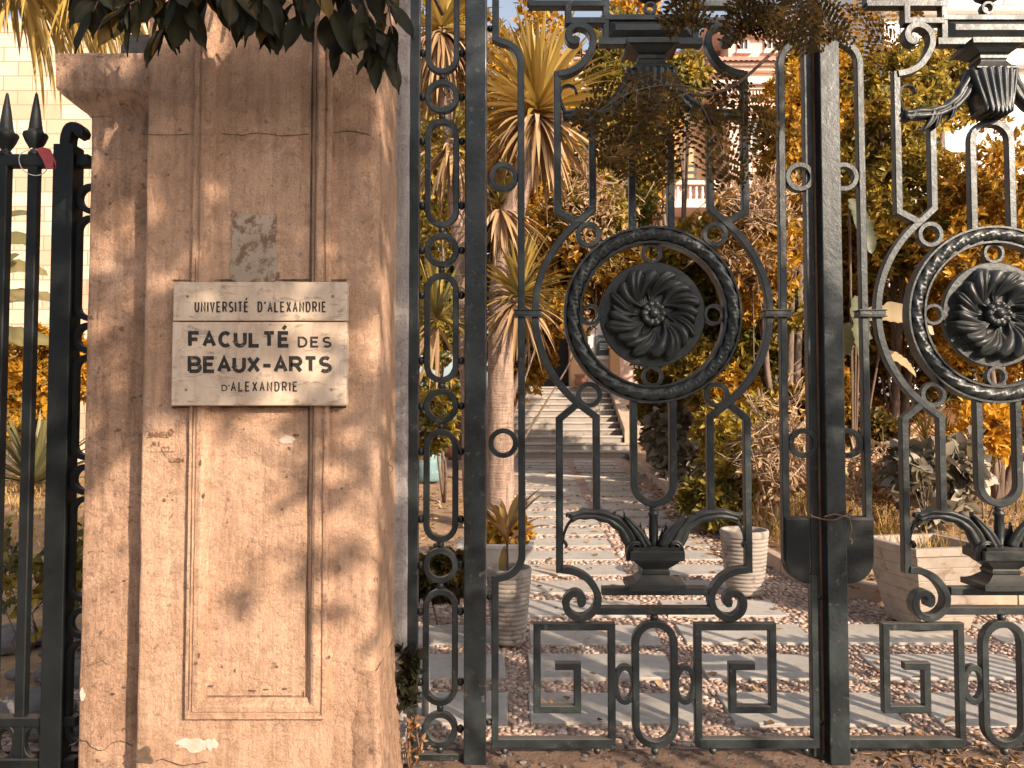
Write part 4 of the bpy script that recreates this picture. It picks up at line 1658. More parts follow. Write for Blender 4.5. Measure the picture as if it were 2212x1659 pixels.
# ---- second leaf: the same work
leaf2 = copy_tree(leaf1)
dX = G(2149, 760)[0] - LC
leaf2.location.x += dX
leaf2['label'] = 'sunlit grey wrought iron gate leaf carrying the broad meeting post'

# meeting stiles, lock cases
mb = MB()
xa1, xa2 = G(1745, 800)[0], G(1763, 800)[0]
mb.box(xa1, xa2, YG - .006, YG + .04, 0.012, 3.6, c=.003)
sub(mb, 'meeting_stile')
mb = MB()
mb.box(xa2 + .001, G(1769, 800)[0], YG - .002, YG + .02, 0.02, 3.6, c=.001)
o_ = sub(mb, 'rubbing_strip', 'rust')
tag(o_, 'bare rusty brown strip')
mb = MB()
xb1, xb2 = G(1770, 800)[0], G(1812, 800)[0]
mb.box(xb1, xb2, YG - .058, YG + .03, 0.0, 3.6, c=.004)
sub(mb, 'meeting_post', parent=leaf2)


def lock_case(u_out, u_in, parent):
    mb = MB()
    s_ = 1 if u_in > u_out else -1
    r = 52
    pts = [(u_in, 1116), (u_in, 1258)] + [(u_out + s_ * r - s_ * r * sin(radians(a)), 1206 + r * cos(radians(a))) for a in range(0, 91, 10)] + [(u_out, 1116)]
    q = [G(*p) for p in pts]
    k = len(q)
    yf, yb = YG - .034, YG + .034
    c = (sum(p[0] for p in q) / k, sum(p[1] for p in q) / k)
    ins = [(p[0] + (c[0] - p[0]) * .05, p[1] + (c[1] - p[1]) * .05) for p in q]
    vs = [(p[0], yf + .006, p[1]) for p in q] + [(p[0], yf, p[1]) for p in ins] + [(p[0], yb, p[1]) for p in q]
    mb.add(vs, [tuple(range(k, 2 * k)), tuple(range(3 * k - 1, 2 * k - 1, -1))] + [(i, (i + 1) % k, k + (i + 1) % k, k + i) for i in range(k)] + [(i, (i + 1) % k, 2 * k + (i + 1) % k, 2 * k + i) for i in range(k)])
    return sub(mb, 'lock_case', 'iron_fence', parent=parent)


lock_case(1692, 1744, leaf1)
lock_case(1881, 1813, leaf2)
# wire twisted round the meeting post
mb = MB()
pz = Zv(1112)
pw = [(xb1 - .02, YG - .07, pz), (xb1 + .03, YG - .075, pz + .012), (xb2 + .004, YG - .07, pz - .002), (xb2 + .02, YG - .03, pz + .01), (xb2 + .028, YG - .05, pz + .03), (xb2 + .01, YG - .072, pz + .018),
      (xb1 + .02, YG - .072, pz - .014), (xb1 - .05, YG - .05, pz - .004), (xb1 - .07, YG - .045, pz + .006)]
tube(mb, cr(pw, 6), .0035, 6)
tube(mb, cr([(xb2 + .005, YG - .07, pz), (xb2 + .016, YG - .068, pz - .05), (xb2 + .006, YG - .066, pz - .09), (xb2 + .018, YG - .066, pz - .105), (xb2 + .012, YG - .07, pz - .12)], 6), .003, 6)
tag(mb.build('wire_tie', M['wire'], loc=(xb1, YG, pz)), 'rusty wire twisted around the gate meeting post', 'wire')

# ---- fixed side panel between pillar and gate
sp = thing('gate_side_panel', 'narrow fixed iron panel of linked ovals between pillar and gate leaf', 'gate panel', (G(953, 800)[0], YG, 0.0))


def spb(mb, name, mat='iron', par=None):
    return mb.build(name, M[mat], par or sp)


mb = MB()
mb.box(G(881, 800)[0], G(905, 800)[0], YG - .022, YG + .028, 0.0, 3.6, c=.003)
spb(mb, 'stile')
mb = MB()
YP = YG - .05
mb.box(P(1003, 800, YP).x, P(1050, 800, YP).x, YP, YG + .05, -0.03, 3.6, c=.005)
spb(mb, 'hinge_post')
cxp = G(953.5, 800)[0]
rv = [-128, 210, 541, 877, 1221, 1574]
for i, v in enumerate(rv):
    mb = MB()
    ring(mb, cxp, Zv(v), 37.5 * PXM, 12.5 * PXM, .03)
    spb(mb, 'ring')
    for (kx, kz) in [(-43, 0), (43, 0), (0, -44)] + ([(0, 44)] if v > 0 else []):
        mb = MB()
        ball(mb, (cxp + kx * PXM, YG, Zv(v) + kz * PXM), 7.5 * PXM, sz=1.2)
        spb(mb, 'knob')
    if i < 5:
        a, b_ = Zv(v) - 50 * PXM, Zv(rv[i + 1]) + 50 * PXM
        mb = MB()
        bar(mb, oval_pts(cxp, b_ + 6 * PXM, a - 6 * PXM, 31 * PXM), 12.5 * PXM, .03, YG, closed=True)
        spb(mb, 'oval')
        for zz in (a - 48 * PXM, b_ + 48 * PXM):
            for sx_ in (-1, 1):
                mb = MB()
                ball(mb, (cxp + sx_ * 43 * PXM, YG, zz), 7.5 * PXM, sz=1.2)
                spb(mb, 'knob')
mb = MB()
bar(mb, [(G(900, 0)[0], Zv(1632)), (G(1010, 0)[0], Zv(1632))], 14 * PXM, .04, YG)
spb(mb, 'bottom_rail')
for v in (281, 1081):
    mb = MB()
    a, b_ = G(857, v), G(884, v)
    mb.box(a[0] - .02, b_[0] + .004, YG - .03, YG + .012, a[1] - .023, a[1] + .023, c=.003)
    spb(mb, 'wall_bracket')

# ================================================================== STREET RAILING beside the pillar
YR = 3.42
GR = lambda u, v: (P(u, v, YR).x, P(u, v, YR).z)
PR = YR / FPX
rl = thing('iron_railing', 'black spear topped iron railing at the far side of the pillar', 'railing', (GR(75, 800)[0], YR, 0))


def rb(mb, name, mat='iron_fence'):
    return mb.build(name, M[mat], rl)


for uu in (-139, -68, 3, 67):
    x = GR(uu, 700)[0]
    mb = MB()
    bar(mb, [(x, 0.0), (x, GR(0, 330)[1])], 21 * PR, .042, YR)
    rb(mb, 'railing_bar')
    mb = MB()
    z0 = GR(0, 338)[1]
    pr = [(14, 0), (14, 6), (11, 10), (9, 13), (12, 18), (20, 32), (25, 45), (24, 50), (17, 53), (14, 60), (9, 100), (3, 138), (.5, 142)]
    lathe(mb, [(r * PR * 1.0, h * PR) for r, h in pr], (x, YR, z0), 14)
    rb(mb, 'spear_finial')
mb = MB()
xe = GR(195, 348)[0]
bar(mb, [(-3.2, GR(0, 349)[1]), (xe, GR(0, 349)[1])], 27 * PR, .05, YR)
rb(mb, 'top_rail')
mb = MB()
bar(mb, [(-3.2, GR(0, 1556)[1]), (xe, GR(0, 1556)[1])], 20 * PR, .05, YR)
bar(mb, [(-3.2, GR(0, 1648)[1]), (xe, GR(0, 1648)[1])], 26 * PR, .05, YR)
rb(mb, 'lower_rail')
for uu in (-112, -42, 36, 95):
    mb = MB()
    x = GR(uu, 700)[0]
    ring(mb, x, GR(0, 1602)[1], 26 * PR, 9 * PR, .03, YR, rz=39 * PR)
    rb(mb, 'lower_oval')
mb = MB()
x0, x1 = GR(120, 700)[0], GR(164, 700)[0]
mb.box(x0, x1, YR - .05, YR + .04, -.02, GR(0, 318)[1], c=.004)
hk = cr([((x0 + x1) / 2 - .004, GR(0, 322)[1]), ((x0 + x1) / 2 - .004, GR(0, 300)[1]), ((x0 + x1) / 2 + .012, GR(0, 281)[1]), ((x0 + x1) / 2 + .048, GR(0, 283)[1]), ((x0 + x1) / 2 + .062, GR(0, 298)[1])], 5)
bar(mb, hk, [26 * PR, 26 * PR] + [25 * PR] * (len(hk) - 4) + [20 * PR, 14 * PR], .06, YR)
rb(mb, 'railing_post')
cxr = GR(194, 700)[0]
for i, v in enumerate([430, 730, 1035, 1345]):
    mb = MB()
    ring(mb, cxr, GR(0, v)[1], 33 * PR, 12 * PR, .03, YR)
    rb(mb, 'ring')
    mb = MB()
    ball(mb, (cxr - 38 * PR, YR, GR(0, v)[1]), 7 * PR)
    rb(mb, 'knob')
    mb = MB()
    bar(mb, oval_pts(cxr, GR(0, v + 258)[1], GR(0, v + 42)[1], 27 * PR), 12 * PR, .03, YR, closed=True)
    rb(mb, 'oval')
# ribbon tied to the railing
xq = GR(78, 330)[0]
mb = MB()
rp = [(78, 322), (92, 318), (108, 322), (122, 350), (121, 364), (100, 363), (92, 345)]
q = [P(u, v, YR - .05) for u, v in rp]
mb.add([(p.x, p.y - .004 * (i % 2), p.z) for i, p in enumerate(q)] + [(p.x, p.y + .004, p.z) for p in q],
       [tuple(range(7)), tuple(range(13, 6, -1))] + [(i, (i + 1) % 7, 7 + (i + 1) % 7, 7 + i) for i in range(7)])
rbn = mb.build('red_ribbon', M['redcloth'], loc=(xq, YR, q[0].z))
tag(rbn, 'red ribbon scrap tied below a spear tip', 'ribbon')
mb = MB()
tube(mb, cr([P(u, v, YR - .045) for u, v in [(70, 320), (45, 332), (42, 352), (55, 372), (80, 379), (100, 368), (96, 345), (78, 322)]], 5), .0022, 5)
mb.build('string_loop', M['string'], rbn)

# a second run of railing beyond the frame, whose bars stripe the path with shade
rl2 = thing('iron_railing', 'black iron railing of slim close bars past the far gate leaf', 'railing', (4.2, 3.5, 0))
for zz in (.12, .95):
    mb = MB()
    bar(mb, [(3.0, zz), (6.6, zz)], .035, .04, 3.5)
    mb.build('rail', M['iron_fence'], rl2)
for i in range(34):
    mb = MB()
    bar(mb, [(3.05 + i * .105, 0), (3.05 + i * .105, 1.0)], .030, .030, 3.5)
    mb.build('railing_bar', M['iron_fence'], rl2)

# ================================================================== HOUSE, STAIRS, WALLS
YV = 23.0
vil = thing('villa', 'pink rendered villa with red tiled roof and balustraded balcony behind the trees', 'villa', (P(1450, 830, YV).x, YV, gz(YV)))


def vx(u, Y=YV):
    return P(u, 829, Y).x


def vz(v, Y=YV):
    return P(1400, v, Y).z


mb = MB()
mb.box(vx(1130), vx(1560), YV, YV + 6, gz(YV) - .3, vz(128), c=.02)
mb.box(vx(1556), vx(1720), YV - 1.2, YV + 5, gz(YV) - .3, vz(66, YV - 1.2), c=.02)
mb.build('wall', M['villa'], vil)
mb = MB()
mb.box(vx(1400), vx(1545), YV - .25, YV - .003, vz(400), vz(262), c=.02)
mb.build('balcony_wall', M['villa_orange'], vil)
# cornices
mb = MB()
Yt = YV - 1.2
for (v0, v1, pr) in ((66, 74, .42), (74, 82, .28), (142, 150, .30), (150, 158, .18), (184, 192, .36), (192, 199, .22), (236, 243, .2)):
    mb.box(vx(1556, Yt) - pr, vx(1724, Yt) + pr, Yt - pr, Yt + 1, vz(v1, Yt), vz(v0, Yt), c=.01)
for (v0, v1, pr) in ((128, 136, .3), (136, 144, .18), (236, 244, .2)):
    mb.box(vx(1130), vx(1553), YV - pr, YV + .5, vz(v1), vz(v0), c=.01)
for k in range(26):
    x = vx(1560, Yt) + k * .095
    mb.box(x, x + .05, Yt - .16, Yt - .002, vz(209, Yt), vz(200.5, Yt))
mb.build('cornice', M['trim'], vil)
mb = MB()
for (x0, x1, Y0, Y1, v0, hh, pr) in ((vx(1556, Yt), vx(1724, Yt), Yt, YV + 5, 66, 1.1, .55), (vx(1556, Yt), vx(1724, Yt), Yt, Yt + .6, 142, .22, .42), (vx(1130), vx(1556), YV, YV + 6, 128, 1.0, .4)):
    z0 = vz(v0, Y0)
    n_ = 40
    vs = []
    for i in range(n_ + 1):
        t = i / n_
        x = x0 - pr + (x1 - x0 + 2 * pr) * t
        wv_ = .03 * abs(sin(t * n_ / 2 * pi))
        xm = x0 + (x1 - x0) * (.2 + .6 * t)
        vs += [(x, Y0 - pr, z0 - .05 + wv_), (x, Y0 - pr, z0 + .05 + wv_), (xm, (Y0 + Y1) / 2, z0 + hh + wv_)]
    fs = []
    for i in range(n_):
        fs += [(i * 3, i * 3 + 3, i * 3 + 4, i * 3 + 1), (i * 3 + 1, i * 3 + 4, i * 3 + 5, i * 3 + 2)]
    mb.add(vs, fs)
mb.build('roof', M['tiles'], vil)


def window(par, u0, u1, v0, v1, Y, frame='trim', pane='glass'):
    mb = MB()
    x0, x1 = vx(u0, Y), vx(u1, Y)
    z0, z1 = vz(v1, Y), vz(v0, Y)
    w_ = min(.12, (x1 - x0) * .16)
    for a in ((x0, x1, z1 - w_, z1), (x0, x1, z0, z0 + w_), (x0, x0 + w_, z0 + w_, z1 - w_), (x1 - w_, x1, z0 + w_, z1 - w_), ((x0 + x1) / 2 - w_ * .25, (x0 + x1) / 2 + w_ * .25, z0 + w_, z1 - w_)):
        mb.box(a[0], a[1], Y - .07, Y + .01, a[2], a[3])
    mb.box(x0 - .05, x1 + .05, Y - .13, Y - .002, z0 - .09, z0 - .002)
    w = mb.build('window', M[frame], par)
    mb = MB()
    mb.box(x0 + w_, x1 - w_, Y - .03, Y - .006, z0 + w_, z1 - w_)
    mb.build('pane', M[pane], w)
    return w


window(vil, 1601, 1626, 84, 112, Yt, pane='dark')
window(vil, 1660, 1690, 84, 112, Yt, pane='dark')
window(vil, 1606, 1650, 250, 330, Yt)
window(vil, 1180, 1225, 190, 320, YV)
window(vil, 1300, 1345, 190, 320, YV)
window(vil, 1180, 1225, 440, 600, YV)
# balcony balustrade
mb = MB()
Yb = YV - 1.0
zb0, zb1 = vz(432, Yb), vz(392, Yb)
mb.box(vx(1395, Yb), vx(1560, Yb), Yb - .12, YV, zb0 - .25, zb0, c=.01)
mb.box(vx(1395, Yb), vx(1560, Yb), Yb - .13, Yb + .13, zb1 - .13, zb1, c=.02)
mb.build('balcony_slab', M['trim'], vil)
for k in range(13):
    mb = MB()
    x = vx(1400, Yb) + k * .178
    h = zb1 - .13 - zb0
    lathe(mb, [(.055, 0), (.055, .05), (.03, .07), (.062, h * .38), (.035, h * .72), (.05, h * .9), (.05, h)], (x, Yb, zb0), 10)
    mb.build('baluster', M['trim'], vil)
mb = MB()
for k in range(3):
    mb.box(vx(1452, Yb), vx(1514, Yb), Yb + .3, Yb + .34, zb1 + .12 + k * .2, zb1 + .2 + k * .2)
for u in (1456, 1490, 1512):
    mb.box(vx(u, Yb), vx(u, Yb) + .05, Yb + .34, Yb + .38, zb1 - .2, zb1 + .62)
mb.build('balcony_rail', M['dark'], vil)
# porch at the head of the stairs
zs = 2.29
Yp = 21.2
mb = MB()
mb.box(vx(1055, Yp), vx(1232, Yp), Yp + .6, Yp + .8, zs, vz(690, Yp))
mb.build('doorway', M['dark'], vil)
mb = MB()
for (u0, u1, yy) in ((1232, 1272, Yp), (1318, 1340, Yp - .2)):
    mb.box(vx(u0, yy), vx(u1, yy), yy, yy + .5, zs - .6, vz(560, yy), c=.02)
    mb.box(vx(u0, yy) - .04, vx(u1, yy) + .04, yy - .04, yy + .3, vz(752, yy), vz(744, yy))
mb.build('porch_column', M['villa_orange'], vil)
mb = MB()
mb.box(vx(1268, Yp), vx(1322, Yp), Yp + .15, Yp + .3, zs - .2, vz(640, Yp))
mb.build('porch_panel', M['wblock'], vil)
nb_ = thing('notice_board', 'small dark notice board with a white heading on the porch', 'notice board', (vx(1303, Yp), Yp, vz(760, Yp)))
mb = MB()
yb_ = Yp + .05
mb.box(vx(1289, yb_), vx(1318, yb_), yb_, yb_ + .08, vz(768, yb_), vz(724, yb_), c=.004)
mb.build('board', M['board'], nb_)
mb = MB()
mb.box(vx(1288, yb_), vx(1319, yb_), yb_ - .01, yb_ + .07, vz(776, yb_), vz(768.5, yb_))
mb.build('lower_strip', M['paper'], nb_)
mb = MB()
GL2 = {'2': [[(.0, .8)] + A_(.45, .72, .43, .28, 160, -30, 7) + [(0, 0), (.9, 0)]], '0': [A_(.45, .5, .42, .5, 0, 360, 12)]}
u_ = 1294
for ch in '2020':
    for st in GL2[ch]:
        pts_ = [P(u_ + p[0] * 2.9, 735.5 - p[1] * 5, yb_) for p in st]
        bar(mb, [(p.x, p.z) for p in pts_], .011, .006, yb_ - .003, jitter=False)
    u_ += 3.7
for k in range(5):
    a = P(1295, 742 + k * 3.2, yb_)
    b_ = P(1314 - (k * 37 % 5), 742 + k * 3.2, yb_)
    mb.box(a.x, b_.x, yb_ - .005, yb_ - .001, a.z - .008, a.z + .008)
mb.build('printing', M['paper'], nb_)

# flight of marble steps
st = thing('stone_staircase', 'broad flight of worn marble steps leading up to the villa door', 'stairs', (.3, 17.0, gz(17)))
NS, r_, t_ = 11, .155, .37
for i in range(NS):
    y0 = 17.1 + i * t_
    z0 = gz(17) + i * r_
    xrr = P(1383 - 0 * i, 990, 17.1).x if i < 2 else P(1356, 960, 17.1).x
    mb = MB()
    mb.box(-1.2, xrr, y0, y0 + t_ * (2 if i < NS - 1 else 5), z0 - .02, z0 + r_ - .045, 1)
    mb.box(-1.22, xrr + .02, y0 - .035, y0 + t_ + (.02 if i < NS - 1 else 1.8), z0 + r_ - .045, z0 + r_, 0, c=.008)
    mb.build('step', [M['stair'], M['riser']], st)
mb = MB()
xs0 = P(1356, 960, 17.1).x + .03
pr = [(17.75, gz(17) + .25), (17.75, gz(17) + .62), (21.3, gz(17) + 2.05), (21.3, gz(17) + .25)]
for dx_, e in ((0, 0), (.34, 0)):
    mb.v += [(xs0 + dx_, y, z) for y, z in pr]
mb.f += [(0, 1, 2, 3), (7, 6, 5, 4), (0, 4, 5, 1), (1, 5, 6, 2), (2, 6, 7, 3), (3, 7, 4, 0)]
mb.sm += [False] * 6
mb.mi += [0] * 6
mb.build('stringer', M['curb'], st)

# white apartment block far off, low wall at the right, block wall at the left
ab = thing('apartment_block', 'bright white apartment block rising over the trees', 'building', (P(2300, 830, 34).x, 34, 1))
YA = 34.0
mb = MB()
mb.box(vx(1925, YA), vx(2500, YA), YA, YA + 8, 0, vz(-160, YA))
mb.box(vx(1925, YA) - .2, vx(2500, YA), YA - .5, YA - .003, vz(34, YA), vz(26, YA))
mb.box(vx(1925, YA) - .2, vx(2500, YA), YA - .5, YA - .003, vz(150, YA), vz(140, YA))
mb.build('wall', M['wblock'], ab)
for (u0, u1, v0, v1) in ((2026, 2038, 64, 82), (2054, 2066, 0, 22), (1890 + 70, 1990, 60, 100), (2190, 2212, -10, 6), (2110, 2150, 60, 120), (2060, 2090, 180, 240), (2140, 2180, 180, 240), (2030, 2055, 290, 330)):
    window(ab, u0, u1, v0, v1, YA, 'wblock', 'glass')
lw = thing('garden_wall', 'low tan garden wall in the shade under the trees', 'wall', (P(1950, 920, 13).x, 13, gz(13)))
mb = MB()
mb.box(P(1760, 900, 13.5).x, P(2300, 900, 13.5).x, 13.5, 13.8, 0, P(1900, 884, 13.5).z, c=.02)
mb.box(P(1760, 900, 13.5).x, P(2300, 900, 13.5).x, 13.45, 13.85, P(1900, 884, 13.5).z + .002, P(1900, 877, 13.5).z, c=.01)
mb.build('wall', M['villa_orange'], lw)
bw = MB()
YW = 16.0
bw.box(P(-900, 700, YW).x, P(420, 700, YW).x, YW, YW + .3, 0, P(100, 40, YW).z, c=.02)
o_ = bw.build('block_wall', M['blocks'], loc=(P(90, 700, YW).x, YW, 0))
tag(o_, 'sunlit pale block wall behind the street railing', 'wall')

# kerb: sandstone blocks round the planted bed
kp = [(P(1377, 1013, 15.0).x, 15.0), (2.38, 11.1), (2.36, 9.3), (2.36, 8.2), (2.38, 7.3), (2.43, 6.8), (2.56, 6.35), (2.85, 5.98), (3.25, 5.80), (3.7, 5.72), (4.6, 5.7)]
kc = [Vector((p[0], p[1], 0)) for p in cr(kp, 8)]
acc, seg = 0.0, [kc[0]]
nk = 0
for i in range(1, len(kc)):
    seg.append(kc[i])
    acc += (kc[i] - kc[i - 1]).length
    if acc > .62 or i == len(kc) - 1:
        mb = MB()
        L_ = []
        for q, p in enumerate(seg):
            d = (seg[min(q + 1, len(seg) - 1)] - seg[max(q - 1, 0)]).normalized()
            nrm_ = Vector((-d.y, d.x, 0))
            f0 = .006 if q == 0 else -.006 if q == len(seg) - 1 else 0
            L_.append((p + d * f0, nrm_))
        vs = []
        for p, nn in L_:
            g_ = gz(p.y)
            h = .125 + .006 * mnoise.noise(Vector((p.x * 3, p.y * 3, 0)))
            for (a, z) in ((-.05, -.05), (-.05, h - .008), (-.042, h), (.042, h), (.05, h - .008), (.05, -.05)):
                vs.append((p.x + nn.x * a, p.y + nn.y * a, g_ + z))
        k = 6
        fs = [(i_ * k + q, i_ * k + (q + 1) % k, (i_ + 1) * k + (q + 1) % k, (i_ + 1) * k + q) for i_ in range(len(L_) - 1) for q in range(k)] + [tuple(range(k)), tuple((len(L_) - 1) * k + q for q in range(k))]
        mb.add(vs, fs)
        tag(mb.build('kerb' if nk == 0 else 'kerb', M['curb'], loc=seg[len(seg) // 2]), kind='structure')
        nk += 1
        seg = [kc[i]]
        acc = 0.0
# raised soil of the planted beds
mb = MB()
poly = [(p.x + .05, p.y + .03) for p in kc] + [(12, 5.7), (12, 22), (2.7, 22)]
bm = bmesh.new()
bvs = [bm.verts.new((x, y, gz(y) + .085)) for x, y in poly]
bm.faces.new(bvs)
bmesh.ops.triangulate(bm, faces=bm.faces)
bmesh.ops.recalc_face_normals(bm, faces=bm.faces)
bm.verts.index_update()
mb.add([tuple(v.co) for v in bm.verts], [tuple(v.index for v in f.verts) for f in bm.faces])
bm.free()
tag(mb.build('bed_ground', M['soil'], recalc=True), kind='structure')


# ================================================================== POTS AND SMALL THINGS
def ribbed_pot(u, v, w_top, w_bot, h_px, name, label, group=None, soil=True):
    Y = gy(v)
    c = P(u, v, Y)
    s_ = Y / FPX
    t = thing(name, label, 'plant pot', (c.x, Y, gz(Y)), group)
    rt, rb_, h = w_top * s_ / 2, w_bot * s_ / 2, h_px * s_
    prof = [(rb_ * .3, 0), (rb_, 0)]
    N_ = 116
    for i in range(N_ + 1):
        a = i / N_
        r = rb_ + (rt - rb_) * (a ** .8)
        r += .055 * rt * (abs(sin(a * 14.5 * pi)) ** .7)
        prof.append((r, h * (.01 + .9 * a)))
    prof += [(rt * 1.05, h * .92), (rt * 1.07, h * .97), (rt * 1.04, h), (rt * .93, h), (rt * .90, h * .95), (rt * .88, h * .9)]
    mb = MB()
    lathe(mb, prof, (c.x, Y, gz(Y) + .012), 40, cap=False)
    mb.build('pot_body', M['pot'], t)
    mb = MB()
    vs = [(c.x, Y, gz(Y) + h * .92)] + [(c.x + rt * .9 * cos(2 * pi * k / 20), Y + rt * .9 * sin(2 * pi * k / 20), gz(Y) + h * .905) for k in range(20)]
    mb.add(vs, [(0, k + 1, (k + 1) % 20 + 1) for k in range(20)])
    mb.build('potting_soil', M['soil'], t)
    return c.x, Y, gz(Y) + h * .92


pl = ribbed_pot(1099, 1393, 92, 66, 158, 'ribbed_pot', 'tall ribbed clay pot close to the hinge post, holding a cordyline')
pr_ = ribbed_pot(1609, 1288, 96, 70, 136, 'ribbed_pot', 'ribbed clay pot with a pale rim standing beside the kerb')


def square_planter(u, v, wt, wb, h_px, rot, name, label, mat, ridges, rim):
    Y = gy(v)
    c = P(u, v, Y)
    s_ = Y / FPX
    t = thing(name, label, 'planter', (c.x, Y, gz(Y)))
    h = h_px * s_
    a, b_ = wb * s_ / 2, wt * s_ / 2
    mb = MB()
    levels = []
    n_ = ridges
    for i in range(n_):
        f0, f1 = i / n_, (i + 1) / n_
        r0 = a + (b_ - a) * f0
        r1 = a + (b_ - a) * f1
        levels += [(r0 + .005, h * f0 + .004), (r1 + .004, h * f1 - .006), (r1 - .001, h * f1 - .001)]
    levels += [(b_ + rim, h * 1.0), (b_ + rim + .004, h * 1.09), (b_ + rim - .004, h * 1.10), (b_ - .03, h * 1.10), (b_ - .045, h * .9), (b_ - .05, h * .86)]
    cs, sn = cos(rot), sin(rot)
    vs = []
    for r, z in levels:
        for (x, y) in ((-1, -1), (1, -1), (1, 1), (-1, 1)):
            vs.append((c.x + r * (x * cs - y * sn), Y + r * (x * sn + y * cs), gz(Y) + .012 + z))
    m_ = len(levels)
    fs = [(i * 4 + k, i * 4 + (k + 1) % 4, (i + 1) * 4 + (k + 1) % 4, (i + 1) * 4 + k) for i in range(m_ - 1) for k in range(4)] + [(3, 2, 1, 0)]
    mb.add(vs, fs)
    mb.build('planter_body', M[mat], t)
    mb = MB()
    zz = gz(Y) + h * .92
    r = b_ - .04
    g = 9
    vs = []
    for j in range(g):
        for i in range(g):
            x, y = r * (2 * i / (g - 1) - 1), r * (2 * j / (g - 1) - 1)
            vs.append((c.x + x * cs - y * sn, Y + x * sn + y * cs, zz + .02 * mnoise.noise(Vector((x * 9, y * 9, 3)))))
    mb.add(vs, [(j * g + i, j * g + i + 1, (j + 1) * g + i + 1, (j + 1) * g + i) for j in range(g - 1) for i in range(g - 1)])
    mb.build('potting_soil', M['soil'], t)
    return c.x, Y, zz


big = square_planter(2004, 1352, 172, 108, 158, .16, 'square_planter', 'large tapered tan planter with horizontal grooves beyond the far leaf', 'planter', 6, .02)
wp = square_planter(1078, 1262, 150, 96, 82, -.1, 'square_planter', 'white square planter behind the tall ribbed pot', 'white', 2, .012)

# blue drum and tipped terracotta pot
Yd = gy(1042)
c = P(928, 1042, Yd)
dr = thing('drum', 'pale blue drum standing among the plants behind the side panel', 'drum', (c.x, Yd, gz(Yd)))
mb = MB()
s_ = Yd / FPX
lathe(mb, [(22 * s_, 0), (26 * s_, 4 * s_), (28 * s_, 30 * s_), (27 * s_, 60 * s_), (23 * s_, 72 * s_), (20 * s_, 76 * s_), (20 * s_, 78 * s_), (18 * s_, 78 * s_), (18 * s_, 70 * s_), (2 * s_, 66 * s_)], (c.x, Yd, gz(Yd)), 24)
mb.build('drum_body', M['blue'], dr)
Yq = gy(1003)
c = P(972, 1000, Yq)
mb = MB()
s_ = Yq / FPX
lathe(mb, [(14 * s_, 0), (16 * s_, 4 * s_), (25 * s_, 38 * s_), (28 * s_, 38 * s_), (28 * s_, 46 * s_), (25 * s_, 46 * s_), (22 * s_, 40 * s_), (4 * s_, 30 * s_)], (0, 0, 0), 20)
an = radians(62)
mb.v = [(c.x + x * cos(an) - z * sin(an) + .2, Yq + y, gz(Yq) + .16 + x * sin(an) * .7 + z * cos(an)) for x, y, z in mb.v]
tag(mb.build('terracotta_pot', M['terra'], loc=(c.x, Yq, gz(Yq))), 'terracotta pot lying tipped over beside the blue drum', 'plant pot')
Yr = 20.7
c = P(1256, 832, Yr)
rp_ = MB()
s_ = Yr / FPX
lathe(rp_, [(14 * s_, 0), (16 * s_, 10 * s_), (13 * s_, 20 * s_), (15 * s_, 21 * s_), (15 * s_, 25 * s_), (12 * s_, 25 * s_), (9 * s_, 22 * s_)], (c.x, Yr, zs), 20)
tag(rp_.build('urn_pot', M['terra'], loc=(c.x, Yr, zs)), 'red clay pot on the landing at the top of the steps', 'plant pot')

# stones by the planter and in the left bed
for (u, v, r, lab) in ((1880, 1262, .13, 'pale rough stone beside the tapered planter'), (2080, 1292, .17, 'long flat stone slab behind the tapered planter'), (1440, 985, .22, 'pale boulder at the foot of the steps')):
    Y = gy(v)
    c = P(u, v, Y)
    bm = bmesh.new()
    bmesh.ops.create_icosphere(bm, subdivisions=3, radius=r)
    for vv in bm.verts:
        q = vv.co.copy()
        vv.co = Vector((q.x * 1.5, q.y * .8, q.z * .75)) * (1 + .25 * mnoise.noise(q * 9 + Vector((u, 0, 0))))
    bm.verts.index_update()
    mb = MB()
    mb.add([(p.co.x + c.x, p.co.y + Y, p.co.z + gz(Y) + .085 + r * .4) for p in bm.verts], [tuple(w.index for w in f.verts) for f in bm.faces])
    bm.free()
    tag(mb.build('boulder', M['curb'], loc=(c.x, Y, gz(Y))), lab, 'stone')
mb = MB()
for i in range(90):
    x, y = random.uniform(-4.2, -1.9), random.uniform(3.7, 5.2)
    q = IV * random.uniform(.04, .16)
    q = q * np.array([1.2, .9, .55])
    q = q * (1 + .22 * np.array([[mnoise.noise(Vector(p) * 14 + Vector((i, 0, 0)))] for p in q]))
    mb.add([tuple(p + np.array([x, y, gz(y) + .02])) for p in q], [tuple(f) for f in IF])
tag(mb.build('rubble', M['stone']), 'heap of grey rubble on the ground behind the street railing', 'rubble', kind='stuff')

# garden hose
mb = MB()
hp_ = [(1100, 1030), (1150, 1034), (1200, 1033), (1260, 1036), (1330, 1038), (1385, 1034), (1400, 1022), (1440, 1018), (1490, 1022)]
tube(mb, cr([(P(u, v, gy(v)).x, gy(v), gz(gy(v)) + .03) for u, v in hp_], 6), .018, 6)
tag(mb.build('garden_hose', M['string'], loc=(0.5, 14, gz(14))), 'pale garden hose lying across the path near the steps', 'hose')
# white pipe behind the side panel
mb = MB()
Y = 3.95
x = P(920, 1500, Y).x
tube(mb, [(x, Y, 0), (x, Y, .20), (x - .004, Y, .36)], .022, 10)
tag(mb.build('plastic_pipe', M['white'], loc=(x, Y, 0)), 'short white plastic pipe standing behind the side panel', 'pipe')
